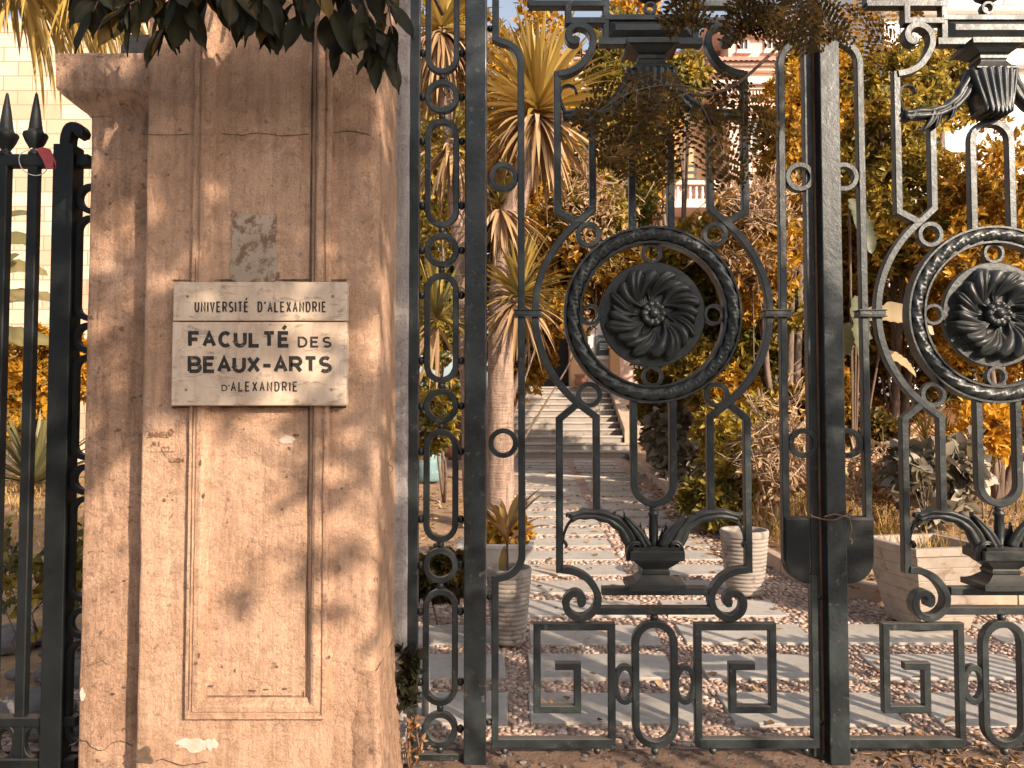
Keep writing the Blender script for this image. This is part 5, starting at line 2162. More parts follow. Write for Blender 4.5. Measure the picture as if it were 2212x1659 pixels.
# pennants tied to the yucca trunk
for (pts_, mat, lab, nm) in (([(1083, 862), (1094, 873), (1088, 895), (1078, 886)], 'whitecloth', 'white pennant hanging from the yucca trunk', 'pennant'), ([(1095, 873), (1103, 892), (1090, 894)], 'pinkcloth', 'bright pink pennant next to the white one', 'pennant')):
    q = [P(u, v, 8.72) for u, v in pts_]
    k = len(q)
    mb = MB()
    mb.add([tuple(p) for p in q] + [(p.x, p.y + .006, p.z) for p in q], [tuple(range(k)), tuple(range(2 * k - 1, k - 1, -1))] + [(i, (i + 1) % k, k + (i + 1) % k, k + i) for i in range(k)])
    tag(mb.build(nm, M[mat], loc=q[0]), lab, 'pennant')


# ================================================================== PLANTS
def pxr(r, Y):
    return r * Y / FPX


def blob(u, v, ru, rv, Y, ry=None):
    p = P(u, v, Y)
    return ((p.x, Y, p.z), (pxr(ru, Y), ry or pxr((ru + rv) / 2, Y) * .8, pxr(rv, Y)))


def base_at(u, Y):
    return (P(u, 900, Y).x, Y, gz(Y))


# amber-leaved garden trees filling the background
shrub('garden_tree', 'amber leaved tree behind the spiky yucca head', 'tree', base_at(1050, 13), [blob(1130, 250, 150, 250, 13), blob(1230, 520, 130, 180, 12.5)], 3600, .13, .22, 7, 'leaf', .09, tint=.5)
shrub('garden_tree', 'dense amber tree hiding most of the villa front', 'tree', base_at(1475, 14), [blob(1340, 300, 135, 190, 14), blob(1350, 430, 80, 130, 13.5), blob(1330, 120, 80, 90, 14.5), blob(1480, 175, 62, 60, 14)], 4200, .13, .22, 7, 'leaf_olive', .10, tint=.42, tv=.24)
shrub('garden_tree', 'tall slim tree with bright amber tips against the sky', 'tree', base_at(1500, 19), [blob(1365, 40, 70, 110, 19), blob(1420, 330, 60, 120, 18)], 1000, .15, .22, 7, 'leaf', .10, tint=.7)
shrub('garden_tree', 'spreading amber tree beside the gate meeting post', 'tree', base_at(1700, 11), [blob(1715, 350, 88, 200, 11), blob(1755, 190, 85, 130, 11.5), blob(1640, 560, 90, 130, 10.8)], 3800, .11, .22, 7, 'leaf', .09, tint=.5, tv=.24)
shrub('garden_tree', 'broad amber tree filling the view through the far leaf', 'tree', base_at(1930, 11.5), [blob(1900, 260, 150, 180, 11.5), blob(1960, 470, 150, 180, 11), blob(2050, 170, 100, 120, 12)], 5200, .11, .22, 7, 'leaf_olive', .09, tint=.56, tv=.22)
shrub('garden_tree', 'amber tree behind the sunlit wreath with pale gaps of building', 'tree', base_at(2150, 10), [blob(2150, 420, 120, 150, 10), blob(2120, 620, 150, 190, 10), blob(2240, 640, 120, 260, 10.5)], 4200, .10, .22, 7, 'leaf', .08, tint=.52, tv=.22)
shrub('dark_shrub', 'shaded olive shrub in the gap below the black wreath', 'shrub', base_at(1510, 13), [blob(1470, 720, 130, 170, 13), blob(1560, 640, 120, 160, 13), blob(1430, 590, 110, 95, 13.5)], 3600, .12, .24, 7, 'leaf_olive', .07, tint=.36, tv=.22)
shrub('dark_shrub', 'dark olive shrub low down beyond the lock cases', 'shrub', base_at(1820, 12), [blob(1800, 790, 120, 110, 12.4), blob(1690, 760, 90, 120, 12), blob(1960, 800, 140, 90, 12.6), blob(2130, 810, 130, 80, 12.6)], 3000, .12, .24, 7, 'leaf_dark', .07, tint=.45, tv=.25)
shrub('leafy_bush', 'bush overhanging the steps in front of the dark doorway', 'bush', base_at(1062, 14.5), [blob(1150, 740, 65, 70, 14), blob(1130, 820, 55, 60, 13.5), blob(1200, 680, 50, 60, 14)], 900, .13, .22, 7, 'leaf', .014, tint=.55)
shrub('leafy_bush', 'amber bush behind the narrow side panel', 'bush', base_at(960, 11), [blob(950, 300, 90, 330, 12), blob(960, 760, 80, 180, 11), blob(930, 920, 60, 70, 10)], 2400, .12, .22, 7, 'leaf_olive', .06, tint=.48, tv=.25)
shrub('leafy_bush', 'pale round leaved bush beside the foot of the steps', 'bush', base_at(1450, 13), [blob(1450, 950, 55, 70, 13), blob(1475, 1010, 48, 50, 12.5)], 420, .16, .42, 6, 'leaf_pale', .04, tint=.5, tv=.3)
shrub('leafy_bush', 'olive climber bush crowding the stair stringer', 'bush', base_at(1420, 14), [blob(1415, 880, 45, 90, 14.2), blob(1440, 830, 50, 60, 14.5)], 900, .14, .3, 7, 'leaf_olive', .04, tint=.40)
shrub('leafy_bush', 'yellow green bush above the round pot', 'bush', base_at(1600, 9), [blob(1600, 1010, 75, 90, 9), blob(1560, 930, 50, 70, 9.3), blob(1650, 930, 60, 80, 9.6)], 1100, .12, .17, 7, 'leaf_olive', .04, tint=.62, tv=.2)
shrub('leafy_bush', 'small olive bush between kerb and round pot', 'bush', base_at(1540, 8.6), [blob(1530, 1085, 60, 45, 8.6)], 380, .11, .2, 7, 'leaf_olive', .03, tint=.42)
shrub('leafy_bush', 'wilted bush with large grey leaves behind the tapered planter', 'bush', base_at(2000, 7), [blob(1990, 1070, 75, 90, 7), blob(2060, 1020, 60, 70, 7.3), blob(1960, 1010, 50, 60, 7.4)], 330, .15, .34, 5, 'leaf_pale', .03, tint=.36, tv=.32)
shrub('leafy_bush', 'thin stemmed bush with yellow leaf tufts near the lawn', 'bush', base_at(2120, 9), [blob(2120, 930, 70, 60, 9), blob(2140, 900, 50, 40, 9.2)], 160, .13, .2, 7, 'leaf', .03, tint=.8, limbs=14)
shrub('leafy_bush', 'rounded amber bush behind the street railing', 'bush', base_at(90, 13), [blob(90, 815, 110, 100, 13), blob(20, 870, 110, 90, 12.8), blob(150, 800, 70, 80, 13.2)], 2600, .12, .3, 7, 'leaf', .04, tint=.6, tv=.25)
shrub('leafy_bush', 'low ivy tangle at the foot of the street railing', 'bush', base_at(60, 4.6), [blob(60, 1270, 120, 110, 4.6), blob(150, 1230, 60, 110, 4.8), blob(20, 1180, 60, 60, 4.8)], 230, .06, .36, 4, 'leaf_olive', .012, tint=.4, tv=.25, limbs=30)
shrub('leafy_bush', 'low dark bush at the foot of the side panel', 'bush', base_at(950, 5.4), [blob(955, 1245, 60, 55, 5.4)], 420, .07, .3, 6, 'leaf_dark', .015, tint=.3, tv=.2)
shrub('leafy_bush', 'small bush in the white planter under the cordyline', 'bush', (wp[0], wp[1], wp[2] - .02), [((wp[0] + .05, wp[1], wp[2] + .12), (.2, .16, .14))], 170, .07, .3, 6, 'leaf', .01, tint=.65)
shrub('leafy_bush', 'wide amber understorey bush between wreath and meeting post', 'bush', base_at(1600, 11.8), [blob(1560, 800, 110, 110, 11.8), blob(1680, 660, 110, 150, 11.6), blob(1650, 860, 70, 60, 11.2)], 2600, .11, .22, 7, 'leaf_olive', .05, tint=.5, tv=.26)
shrub('leafy_bush', 'wide amber understorey bush seen through the far leaf', 'bush', base_at(1960, 12.2), [blob(1850, 600, 110, 130, 12), blob(1990, 700, 120, 120, 12), blob(1800, 480, 90, 110, 12)], 2600, .11, .22, 7, 'leaf', .05, tint=.48, tv=.26)
shrub('leafy_bush', 'amber understorey bush under the tall yucca head', 'bush', base_at(1065, 12.2), [blob(1200, 620, 100, 120, 12.4), blob(1330, 600, 90, 110, 12.4)], 1700, .11, .22, 7, 'leaf', .05, tint=.45, tv=.26)
for (u_, v_, ru_, rv_, Y_, lab_, n_t, ti_, mt_) in ((1700, 915, 75, 75, 9.7, 'low olive bush standing behind the straw stems', 800, .4, 'leaf'), (1880, 930, 60, 45, 9.7, 'low dark bush in front of the low garden wall', 420, .4, 'leaf_dark'),
                                     (2190, 900, 60, 80, 9.3, 'low amber bush by the frame edge below the sunlit wreath', 700, .5, 'leaf'), (1575, 880, 60, 80, 10.4, 'low amber bush behind the crossing ring of the black wreath', 700, .5, 'leaf'),
                                     (1790, 860, 60, 80, 9.9, 'low amber bush between the two lower post rings', 600, .45, 'leaf')):
    shrub('leafy_bush', lab_, 'bush', base_at(u_, Y_), [blob(u_, v_, ru_, rv_, Y_)], n_t, .10, .22, 7, mt_, .03, tint=ti_, tv=.25)
for (u_, v_, ru_, rv_, Y_, lab_, n_t, ti_, mt_) in ((1290, 480, 85, 120, 12, 'golden bush growing through the brushwood next to the yucca', 1300, .5, 'leaf_olive'), (1625, 500, 95, 110, 10.5, 'golden bush growing through the dry twigs at the meeting post', 1500, .5, 'leaf'),
                                     (1500, 560, 80, 90, 12, 'golden olive bush above the rim of the black wreath', 1000, .5, 'leaf_olive')):
    shrub('leafy_bush', lab_, 'bush', base_at(u_, Y_), [blob(u_, v_, ru_, rv_, Y_)], n_t, .10, .22, 7, mt_, .025, tint=ti_, tv=.25)
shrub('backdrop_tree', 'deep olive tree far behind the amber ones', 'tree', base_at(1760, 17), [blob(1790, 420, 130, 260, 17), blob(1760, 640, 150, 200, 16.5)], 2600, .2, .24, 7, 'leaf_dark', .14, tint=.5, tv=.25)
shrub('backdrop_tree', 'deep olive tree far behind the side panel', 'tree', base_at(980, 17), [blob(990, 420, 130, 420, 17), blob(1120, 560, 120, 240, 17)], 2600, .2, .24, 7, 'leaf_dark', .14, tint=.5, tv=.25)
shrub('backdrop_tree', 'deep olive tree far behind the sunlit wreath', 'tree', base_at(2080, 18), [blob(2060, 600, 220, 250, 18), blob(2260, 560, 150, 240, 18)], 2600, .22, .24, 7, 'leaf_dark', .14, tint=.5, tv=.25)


def brush(name, label, u, v, ru, rv, Y, n, tint=.5):
    """tangle of dry twigs"""
    b0 = base_at(u, Y)
    t = thing(name, label, 'brushwood', b0)
    mb = MB()
    c, r = blob(u, v, ru, rv, Y)
    for i in range(n):
        p = Vector(c) + Vector((random.gauss(0, .5) * r[0], random.gauss(0, .4) * r[1], random.gauss(0, .5) * r[2]))
        d = Vector((random.gauss(0, 1), random.gauss(0, .7), random.gauss(.1, .8))).normalized()
        L = random.uniform(.2, .6)
        q = p + d * L
        tube(mb, [p, p.lerp(q, .5) + Vector((0, 0, random.uniform(-.08, .04))), q], [.010, .008, .003], 4)
        for k in range(3):
            s_ = p.lerp(q, random.uniform(.3, .9))
            e = s_ + (d + Vector((random.gauss(0, .7), random.gauss(0, .5), random.gauss(0, .7)))).normalized() * L * .4
            tube(mb, [s_, e], [.006, .002], 3)
    mb.build('twigs', M['drytwig'], t)
    lv = Leaves()
    m_ = n * 4
    C_ = np.array(c) + RNG.normal(0, .5, (m_, 3)) * np.array(r)
    tufts(lv, C_, runit(m_), 3, .10, .16, np.full(m_, tint))
    lv.build('dead_foliage', M['deadleaf'], t)
    return t


brush('brushwood', 'pinkish dry brushwood between the yucca and the wreath top', 1290, 460, 70, 100, 11.5, 75)
brush('brushwood', 'dry branching twigs beside the gate meeting post', 1640, 440, 80, 60, 9.8, 60, .6)
brush('brushwood', 'straw coloured stems in front of the lock cases', 1690, 990, 60, 110, 8.2, 130, .75)
brush('brushwood', 'dry twigs seen through the upper ring of the post', 1620, 560, 80, 50, 10.2, 45, .5)
brush('brushwood', 'leafless grey stems behind the tapered planter', 1900, 1050, 80, 70, 7.8, 60, .5)


# spiky yucca: heads of strap leaves on pale trunks
def yucca(label, base, trunk_pts, rad, heads):
    t = thing('yucca_tree', label, 'yucca', base)
    mb = MB()
    for pts_, r in zip(trunk_pts, rad):
        q = cr(pts_, 5)
        tube(mb, q, [r * (1.15 - .3 * i / len(q)) * random.uniform(.93, 1.07) for i in range(len(q))], 12)
    mb.build('trunk', M['palebark'], t)
    for (c, n, L, W, nd, tint) in heads:
        bl = Blades()
        dd = Blades()
        rosette(bl, c, n, L, W, -18, 85, .9, tint, .25, .04)
        rosette(dd, (c[0], c[1], c[2] - .06), nd, L * 1.0, W * .9, -75, -15, 1.2, .5, .3, .05)
        bl.build('crown', M['yucca'], t)
        if dd.v:
            dd.build('dead_skirt', M['deadleaf'], t)
    return t


YY = 8.8
h0 = P(1160, 238, YY)
tb = P(1082, 1140, YY)
yucca('tall yucca with a spiky sunlit head and pale bark', (tb.x, YY, gz(YY)),
      [[(tb.x, YY, gz(YY) - .1), P(1081, 960, YY), P(1083, 700, YY), P(1095, 520, YY), P(1130, 380, YY), P(1160, 260, YY)], [P(1090, 740, YY), P(1108, 660, YY), P(1130, 640, YY)]],
      [pxr(27, YY), pxr(11, YY)],
      [(h0, 190, 1.05, .036, 110, .72), (P(1080, 440, YY - .05), 26, .7, .026, 70, .5), (P(1120, 640, YY - .1), 120, .75, .028, 50, .5)])
h1 = P(955, 60, YY + .4)
yucca('leaning yucca with hanging straw leaves behind the side panel', base_at(990, YY + .4),
      [[P(1020, 1120, YY + .4), P(1010, 800, YY + .4), P(990, 480, YY + .4), P(965, 220, YY + .4), P(955, 70, YY + .4)]], [pxr(17, YY)],
      [(h1, 70, 1.0, .030, 210, .65), (P(975, 300, YY + .3), 14, .8, .024, 60, .4), (P(945, 690, YY - .6), 70, .8, .024, 12, .35)])
# rocket: spiky agave behind the railing
ag = thing('agave', 'grey spiky agave on the lawn behind the street railing', 'agave', base_at(75, 11.8))
bl = Blades()
c = P(75, 1000, 11.8)
rosette(bl, (c.x, 11.8, gz(11.8) + .12), 80, 1.1, .050, 5, 80, .3, .3, .2, .03)
bl.build('leaves', M['banana'], ag)
fp = thing('fan_palm', 'young fan palm with drooping pleated leaves near the lawn', 'palm', base_at(2080, 9.5))
bl = Blades()
for (u, v) in ((2040, 960), (2100, 970), (2150, 1000), (2000, 950), (2170, 960)):
    c = P(u, v, 9.3)
    a0 = random.uniform(-1, 1)
    for k in range(26):
        a = a0 + (k / 25 - .5) * 3.6
        bl.add(c, (sin(a), -.35 + random.uniform(-.1, .1), cos(a)), .45, .012, .8, .35 + random.uniform(-.15, .2), shape='lance')
bl.build('leaves', M['yucca'], fp)
mb = MB()
for (u, v) in ((2040, 960), (2100, 970), (2150, 1000), (2000, 950), (2170, 960)):
    tube(mb, [(P(2080, 1000, 9.5).x, 9.5, gz(9.5)), P(u, v, 9.3)], [.014, .008], 5)
mb.build('stems', M['twig'], fp)


# banana plants
def banana(label, base, leaves, mat='banana'):
    t = thing('banana_plant', label, 'banana plant', base)
    mb = MB()
    b0 = Vector(base)
    for (c, d, L, W, dr_, ti) in leaves:
        tube(mb, cr([b0, b0.lerp(Vector(c), .6) + Vector((0, 0, .1)), Vector(c)], 4), .014, 6)
        bl = Blades()
        bl.add(c, d, L, W, dr_, ti, nseg=22, shape='wide', fold=.35, torn=.35, twist=.6, face=(.1, -.8, .6))
        bl.build('leaf', M[mat], t)
    mb.build('stem', M['twig'], t)
    return t


YB = 9.2
banana('banana plant with torn pale leaves behind the meeting post', base_at(1840, YB), [
    (P(1858, 690, YB), (.55, -.3, .1), .85, .20, 1.6, .85), (P(1850, 640, YB), (-.1, -.3, -.6), .9, .15, .5, .12), (P(1835, 430, YB), (.2, -.2, -.7), .75, .13, .4, .1),
    (P(1900, 760, YB), (.5, -.2, -.3), .5, .12, .8, .7), (P(1840, 700, YB), (-.4, -.3, -.5), .6, .14, .5, .35)])
YB2 = 11.5
banana('banana plant with broad sunlit leaves behind the street railing', base_at(-60, YB2), [
    (P(-90, 545, YB2), (.95, -.1, .25), 1.35, .22, .7, .30), (P(-90, 605, YB2), (.95, -.2, .2), 1.6, .24, .7, .52), (P(-100, 668, YB2), (.95, -.1, .2), 1.8, .22, .6, .60), (P(-80, 735, YB2), (.95, -.1, .06), 1.5, .18, .3, .45), (P(-60, 500, YB2), (.8, 0, .4), 1.1, .16, .9, .25), (P(-60, 660, YB2), (.6, -.2, .75), 1.2, .2, 1.0, .38)])

# palm fronds hanging at the upper left
pf_ = thing('palm_tree', 'palm with hanging yellow fronds over the street railing', 'palm', base_at(-260, 6.2))
mb = MB()
tp = P(-240, -220, 6.2)
tube(mb, cr([(tp.x, 6.2, 0), (tp.x + .05, 6.2, 2), tp], 6), .16, 12)
mb.build('trunk', M['bark'], pf_)
bl = Blades()
mb = MB()
for (u1, v1, n_, Y1) in ((150, -60, 46, 6.0), (240, -40, 46, 6.4), (40, -40, 50, 5.8), (110, -150, 40, 6.2), (300, -90, 40, 6.8), (60, -10, 46, 6.3), (190, -20, 46, 6.9), (250, 20, 40, 7.2), (130, 10, 46, 7.0), (10, -60, 40, 6.6), (90, -90, 44, 7.4)):
    e = P(u1, v1, Y1)
    q = cr([tp, tp.lerp(e, .5) + Vector((0, 0, .35)), e], 10)
    tube(mb, q, [.022 - .018 * i / len(q) for i in range(len(q))], 5)
    for k in range(n_):
        a = .25 + .75 * k / n_
        i = min(len(q) - 2, int(a * (len(q) - 1)))
        p = Vector(q[i]).lerp(Vector(q[i + 1]), a * (len(q) - 1) - i)
        for sd in (-1, 1):
            bl.add(p, (random.uniform(-.15, .3), .55 * sd + random.uniform(-.2, .2), random.uniform(-.4, .1)), random.uniform(.7, 1.2), .018, 3.2, .72 + random.uniform(-.35, .2), nseg=9, shape='strap', fold=.3)
bl.build('fronds', M['yucca'], pf_)
mb.build('frond_stems', M['twig'], pf_)

# cordyline in the ribbed pot
co = thing('cordyline', 'cordyline with red and orange leaves growing in the tall ribbed pot', 'plant', (pl[0], pl[1], pl[2] - .01))
mb = MB()
ptop = P(1096, 1150, pl[1])
tube(mb, cr([(pl[0], pl[1], pl[2] - .03), (pl[0] - .01, pl[1], pl[2] + .1), ptop], 5), .009, 6)
mb.build('stem', M['twig'], co)
bl = Blades()
for k in range(18):
    a = random.uniform(0, 2 * pi)
    bl.add(ptop + Vector((0, 0, random.uniform(-.08, .03))), (cos(a) * .7, sin(a) * .7, random.uniform(.35, 1.3)), random.uniform(.26, .44), .024, 1.1, random.uniform(.15, 1), nseg=8, shape='lance', fold=.45)
bl.add(P(1090, 1180, pl[1] - .06), (-.1, -.2, -1), .2, .028, .1, .1, shape='lance')
bl.build('leaves', M['cordyline'], co)
# twiggy weeds in the tapered planter
wd = thing('dry_weeds', 'dry weeds growing in the tapered planter', 'weeds', (big[0], big[1], big[2]))
bl = Blades()
for k in range(120):
    x, y = random.uniform(-.22, .22), random.uniform(-.18, .18)
    bl.add((big[0] + x, big[1] + y, big[2]), (random.gauss(0, .5), random.gauss(0, .4), 1), random.uniform(.06, .24), .004, .8, random.uniform(.3, .9), nseg=4)
bl.build('stalks', M['grass'], wd)


# grass, straw and fallen leaves
def scatter_grass(label, n, fx, L, tint, name='grass', w=.006, mat='grass'):
    bl = Blades()
    for i in range(n):
        x, y = fx()
        bl.add((x, y, gz(y) + .07), (random.gauss(0, .5), random.gauss(0, .4), 1), random.uniform(.5, 1.3) * L, w, 1.0, tint + random.uniform(-.3, .25), nseg=3)
    return tag(bl.build(name, M[mat]), label, name.replace('_', ' '), kind='stuff')


scatter_grass('amber lawn beyond the planted bed', 5200, lambda: (random.uniform(3.2, 8.5), random.uniform(8.0, 12.5)), .10, .5, 'grass')
scatter_grass('tall straw stems in the bed behind the kerb', 1500, lambda: (random.uniform(2.55, 4.0), random.uniform(6.9, 9.6)), .45, .75, 'dry_grass', .005)
scatter_grass('amber lawn behind the street railing', 5200, lambda: (random.uniform(-10.5, -3.2), random.uniform(7.0, 12.5)), .10, .68, 'lawn', .010)
lv = Leaves()
N_ = 4820
x = np.concatenate([RNG.uniform(2.45, 7, 3000), RNG.uniform(.1, 2.3, 320), RNG.uniform(-4, .0, 1100), RNG.uniform(1.9, 2.35, 400)])
y = np.concatenate([RNG.uniform(5.9, 13, 3000), RNG.uniform(3.7, 16, 320), RNG.uniform(5.8, 12, 1100), RNG.uniform(6.5, 13, 400)])
z = np.array([gz(q) for q in y]) + np.where(x > 2.4, .095, .015)
d = runit(N_) * np.array([1, 1, .25])
lv.add(np.stack([x, y, z], 1), d, np.tile(np.array([0, 0, 1.0]), (N_, 1)) + runit(N_) * .4, RNG.uniform(.04, .11, N_), RNG.uniform(.010, .025, N_), RNG.uniform(0, 1, N_))
tag(lv.build('leaf_litter', M['litter']), 'dry fallen leaves strewn over path and planted beds', 'fallen leaves', kind='stuff')
lv = Leaves()
N_ = 420
x = RNG.uniform(1.6, 3.0, N_)
y = RNG.uniform(3.32, 3.75, N_)
lv.add(np.stack([x, y, np.full(N_, .006)], 1), runit(N_) * np.array([1, 1, .2]), np.tile(np.array([0, 0, 1.0]), (N_, 1)) + runit(N_) * .4, RNG.uniform(.02, .08, N_), RNG.uniform(.004, .014, N_), RNG.uniform(0, 1, N_))
tag(lv.build('leaf_litter', M['litter']), 'drift of dry leaves caught on the gate sill', 'fallen leaves', kind='stuff')
bl = Blades()
yl = gy(1236)
a, b_ = P(1156, 1238, yl), P(1260, 1262, gy(1262))
bl.add((a.x, a.y, gz(a.y) + .03), (b_.x - a.x, b_.y - a.y, -.005), (b_ - a).length, .028, .0, .75, nseg=10, shape='lance', fold=.5)
tag(bl.build('fallen_frond', M['litter'], loc=(a.x, a.y, gz(a.y))), 'single long dry leaf lying on the pale paving', 'fallen leaf')
# withered weed at the foot of the pillar
ww = thing('withered_weed', 'withered brown weed at the pillar foot beside the stile', 'weed', (P(885, 1640, 3.42).x, 3.42, 0))
mb = MB()
for (p0, p1, p2) in (((888, 1659), (884, 1590), (893, 1560)), ((890, 1659), (905, 1620), (900, 1585)), ((884, 1659), (878, 1610), (884, 1585))):
    tube(mb, cr([P(*p0, 3.40), P(*p1, 3.40), P(*p2, 3.40)], 5), [.006] * 6 + [.004] * 5, 5)
mb.build('stem', M['wire'], ww)
lv = Leaves()
C_ = np.array([tuple(P(random.uniform(872, 912), random.uniform(1555, 1640), 3.39)) for _ in range(26)])
tufts(lv, C_, runit(26), 3, .035, .22, np.full(26, .3))
lv.build('dry_leaves', M['litter'], ww)
ww = thing('dark_weed', 'dark green weed in the corner behind the pillar jamb', 'weed', (P(868, 1500, 3.44).x, 3.43, 0.2))
lv = Leaves()
C_ = np.array([tuple(P(random.gauss(880, 8), random.uniform(1400, 1530), 3.43)) for _ in range(46)])
tufts(lv, C_, runit(46), 4, .045, .3, np.full(46, .2))
lv.build('leaves', M['leaf_near'], ww)


# ------------------------------------------------------------------ near hanging branches
def big_leaf(bl_v, bl_f, bl_t, p, d, L, W, tint, curl, roll):
    """broad ficus leaf: 5 columns, midrib crease, drip tip"""
    p, d = Vector(p), Vector(d).normalized()
    sd = d.cross(Vector((0, -1, .15)))
    if sd.length < .1:
        sd = Vector((1, 0, 0))
    sd.normalize()
    nn = sd.cross(d)
    sd = (sd * cos(roll) + nn * sin(roll)).normalized()
    n_ = 9
    o = len(bl_v)
    for i in range(n_ + 1):
        a = i / n_
        w_ = W * (sin(pi * min(1, a * .9 + .03)) ** .85) * (1 - .45 * a) * 1.35
        if a > .8:
            w_ *= ((1 - a) / .2) ** 1.2 * .9 + .04
        nn = sd.cross(d)
        for q in (-1, -.5, 0, .5, 1):
            bl_v.append(p + sd * w_ * q + nn * (W * .28 * abs(q) - .05 * W * sin(abs(q) * 9 + i * 1.3)))
            bl_t.append(tint + (.14 if q == 0 else 0) + random.uniform(-.03, .03))
        if i < n_:
            for q in range(4):
                bl_f.append((o + i * 5 + q, o + i * 5 + q + 1, o + (i + 1) * 5 + q + 1, o + (i + 1) * 5 + q))
        p = p + d * (L / n_)
        d = (d + Vector((0, 0, -curl / n_))).normalized()


def hanging_branch(label, twigs, leaves_per, L, W, Y, tint=.35):
    t = thing('hanging_branch', label, 'branch', P(twigs[0][0][0], twigs[0][0][1], Y))
    mb = MB()
    V_, F_, T_ = [], [], []
    top = P(sum(q[0][0] for q in twigs) / len(twigs), -250, Y + .35)
    for tw in twigs:
        a_ = P(tw[0][0], tw[0][1], Y)
        tube(mb, cr([tuple(a_), tuple(a_.lerp(top, .5) + Vector((0, 0, .05))), tuple(top)], 5), [.006, .007, .007, .008, .008, .009, .009, .010, .010, .011, .012], 5)
    tube(mb, cr([tuple(top), tuple(top + Vector((.1, .5, .3))), tuple(top + Vector((.3, 1.4, .2)))], 5), .014, 6)
    for tw in twigs:
        q = [P(u, v, Y + random.uniform(-.12, .05)) for u, v in tw]
        q = [Vector(p) for p in cr([tuple(p) for p in q], 6)]
        tube(mb, q, [.006 - .004 * i / len(q) for i in range(len(q))], 5)
        m_ = leaves_per
        for k in range(m_):
            a = (k + random.random() * .6) / m_
            i = min(len(q) - 2, int(a * (len(q) - 1)))
            p = q[i]
            dr = (q[i + 1] - q[i]).normalized()
            sd = Vector((1 if k % 2 else -1, random.uniform(-.7, .3), 0))
            d = dr * .5 + sd * random.uniform(.15, .8) + Vector((0, random.uniform(-.3, .1), -random.uniform(.5, 1.1)))
            e = p + d.normalized() * .025
            tube(mb, [p, e], [.0022, .0018], 4)
            big_leaf(V_, F_, T_, e, d, L * random.uniform(.7, 1.2), W * random.uniform(.8, 1.15), tint + random.gauss(0, .16) + (.5 if random.random() < .07 else 0), random.uniform(.2, .8), random.uniform(-.9, .9))
    mb.build('twig', M['twig'], t)
    np_mesh('leaves', np.array([tuple(p) for p in V_]), np.array(F_), M['leaf_near'], np.array(T_), t, smooth=True)
    return t


YH = 2.72
hanging_branch('dark broad leaved branch hanging over the pier capital', [[(190, -90), (215, -20), (205, 20)], [(250, -90), (290, -10), (262, 35)], [(300, -80), (335, 10), (352, 66)], [(370, -80), (375, 0), (368, 40)], [(340, -90), (310, -10), (250, 18)], [(400, -90), (390, -20), (405, 10)]], 9, .155, .029, YH)
hanging_branch('dark broad leaved branch hanging over the moulded panel', [[(480, -90), (500, -40), (545, -5)], [(520, -90), (540, -20), (560, 10)], [(560, -80), (580, 0), (590, 52)], [(620, -80), (640, 0), (655, 55)], [(440, -90), (450, -50), (462, -25)], [(600, -90), (570, -20), (560, 10)]], 8, .155, .029, YH)
hanging_branch('dark leafy sprig drooping beside the pillar edge', [[(650, -80), (700, -10), (732, 72)], [(720, -80), (760, 0), (800, 60), (838, 110)], [(760, -80), (790, 10), (812, 90)], [(700, -80), (740, -10), (760, 60)], [(820, -90), (835, -10), (848, 72)]], 9, .155, .029, YH)


# feathery fronds over the gate
def frond(V_, T_, mb, p0, d0, L, droop, npin, plen, nl, lw, tint, Yj=.0):
    """bipinnate frond: stalk, side stalks, rows of tiny leaflets"""
    p, d = Vector(p0), Vector(d0).normalized()
    pts_ = [p.copy()]
    n_ = 14
    ds = [d.copy()]
    for i in range(n_):
        p = p + d * (L / n_)
        d = (d + Vector((0, 0, -droop / n_))).normalized()
        pts_.append(p.copy())
        ds.append(d.copy())
    tube(mb, pts_, [.004 - .003 * i / n_ for i in range(n_ + 1)], 4)
    view = Vector((0, -1, .2))
    for k in range(npin):
        a = .12 + .86 * k / npin
        i = min(n_ - 1, int(a * n_))
        b_ = pts_[i].lerp(pts_[i + 1], a * n_ - i)
        s0 = ds[i].cross(view).normalized()
        for sd in (-1, 1):
            ln = plen * (sin(pi * min(1, .18 + a * .8)) ** .7) * random.uniform(.8, 1.1)
            pd = (s0 * sd + ds[i] * .55 + Vector((0, random.uniform(-.25, .25), -.25))).normalized()
            e = b_ + pd * ln
            q = [b_, b_.lerp(e, .5) + Vector((0, 0, .004)), e + Vector((0, 0, -.02))]
            tube(mb, q, [.0014, .0012, .0008], 3)
            lfd = pd.cross(view).normalized()
            for j in range(nl):
                f = (j + .6) / nl
                c = q[0].lerp(q[1], f * 2) if f < .5 else q[1].lerp(q[2], f * 2 - 1)
                for s2 in (-1, 1):
                    T_.append((c, (lfd * s2 + pd * .35 + Vector((0, random.uniform(-.3, .3), 0))), view + Vector((random.uniform(-.4, .4), 0, random.uniform(-.4, .4))), lw * random.uniform(.85, 1.25) * (1 - .35 * f), tint + random.uniform(-.2, .25)))


def feathery(label, fr, Y, branch=None, tint=.45, lw=.033):
    t = thing('feathery_branch', label, 'branch', P(fr[0][0], fr[0][1], Y))
    mb = MB()
    T_ = []
    for (u, v, dx, dz, L, droop) in fr:
        frond(None, T_, mb, P(u, v, Y + random.uniform(-.1, .1)), (dx, random.uniform(-.35, .2), dz), L, droop, 8, .15, 7, lw, tint)
    if branch:
        tube(mb, cr([tuple(P(u, v, Y)) for u, v in branch], 6), .007, 6)
    mb.build('stalks', M['twig'], t)
    lv = Leaves()
    lv.add(np.array([tuple(q[0]) for q in T_]), np.array([tuple(q[1]) for q in T_]), np.array([tuple(q[2]) for q in T_]), np.array([q[3] for q in T_]), np.array([q[3] * .27 for q in T_]), np.array([q[4] for q in T_]))
    lv.build('leaflets', M['leaf_fern'], t)
    return t


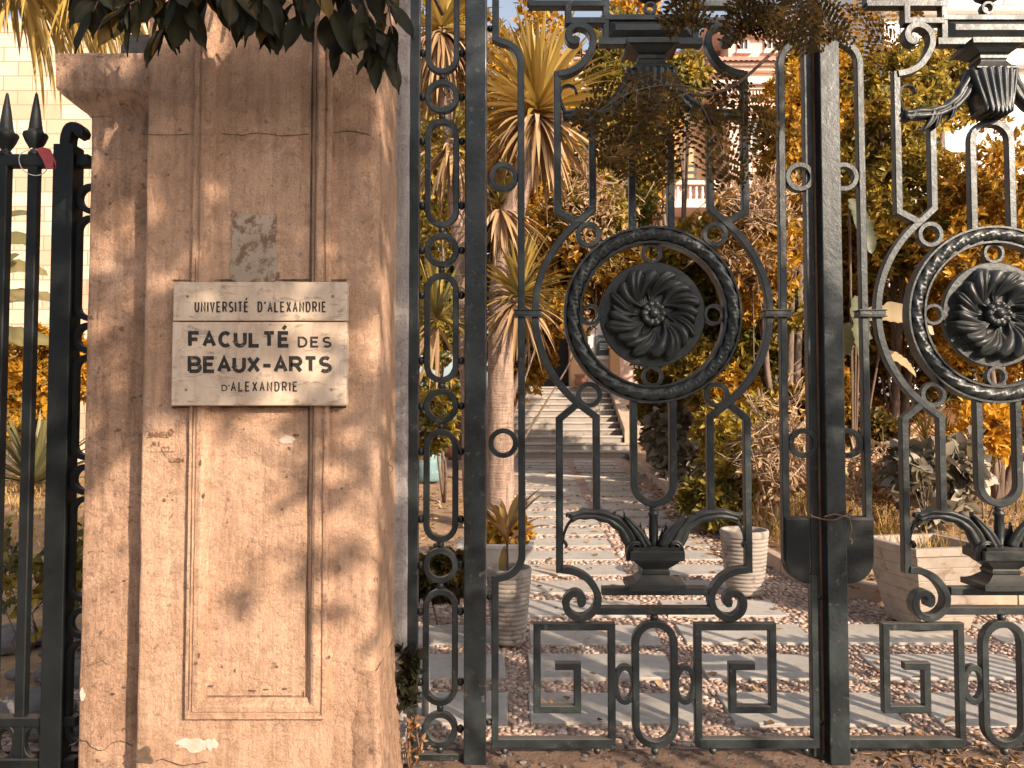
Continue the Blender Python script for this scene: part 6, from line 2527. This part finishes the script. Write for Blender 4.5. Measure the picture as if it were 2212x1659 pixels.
feathery('dark feathery branch drooping across the gate above the black wreath', [
    (1500, 190, -1, .10, .60, 1.2), (1490, 200, -.8, -.25, .50, 1.3), (1510, 195, .75, .1, .40, 1.7), (1480, 200, -.35, -.65, .44, .7), (1505, 210, .30, -.75, .44, .6),
    (1440, 212, -.75, -.6, .42, .8)], 3.28,
    [(1790, 20), (1700, 85), (1600, 175), (1530, 205), (1480, 200)])
feathery('dark feathery branch over the top of the meeting post', [
    (1715, -30, -.7, -.5, .22, .8), (1730, -20, -.3, -.9, .28, .3), (1758, -20, .2, -.9, .26, .2)], 3.2, [(1850, -40), (1780, -15), (1700, -20), (1620, -40)])
feathery('sparse feathery sprig against the sky over the second scroll', [
    (1590, -25, .3, -.8, .20, .4), (1475, -40, .1, -.9, .18, .1)], 3.3, [(1700, -30), (1600, -25), (1480, -30)])
feathery('sunlit amber feathery sprig beside the meeting post top', [
    (1810, 10, .8, -.45, .36, .8), (1820, -20, .9, .0, .40, 1.0)], 3.75, [(1790, -40), (1830, -20)], tint=.8)

# ------------------------------------------------------------------ street tree behind the viewer (its shade dapples pillar and gate)
tc_ = Vector((-.55, 3.2, 1.85)) + SUN_D * 7.4
ee = Vector((SUN_H.y * -1, SUN_H.x, 0))
if ee.x < 0:
    ee = -ee
shrub('street_tree', 'street tree on the pavement casting dappled shade on the gate', 'tree', (tc_.x + ee.x * 1.9, tc_.y + ee.y * 1.9, 0),
      [(tuple(tc_ + ee * -.85 + Vector((0, 0, .7))), (1.05, 1.0, 1.12)), (tuple(tc_ + ee * .62), (1.15, 1.1, 1.75)),
       (tuple(tc_ + Vector((.2, 0, 1.3))), (1.5, 1.1, .9)), (tuple(tc_ + ee * 1.35 + Vector((0, 0, -1.1))), (.95, .8, .85))], 1450, .15, .22, 7, 'leaf', .04, seed=3.3)

# house added unseen behind the viewer, to give the gate paint a dark reflection
sb = thing('unseen_dark_house', 'unseen brown house added across the street to darken reflections in the gate', 'building', (0, -16, 0))
mb = MB()
mb.box(-34, 34, -24, -16, -.1, 7.0)
mb.build('wall', M['bark'], sb)  # wall of the added unseen house
for k in range(12):
    for z in (1.2, 4.8):
        mb = MB()
        mb.box(-31 + k * 5.4, -29.4 + k * 5.4, -16.02, -15.94, z, z + 2)
        mb.build('window', M['glass'], sb)  # window of the added unseen house
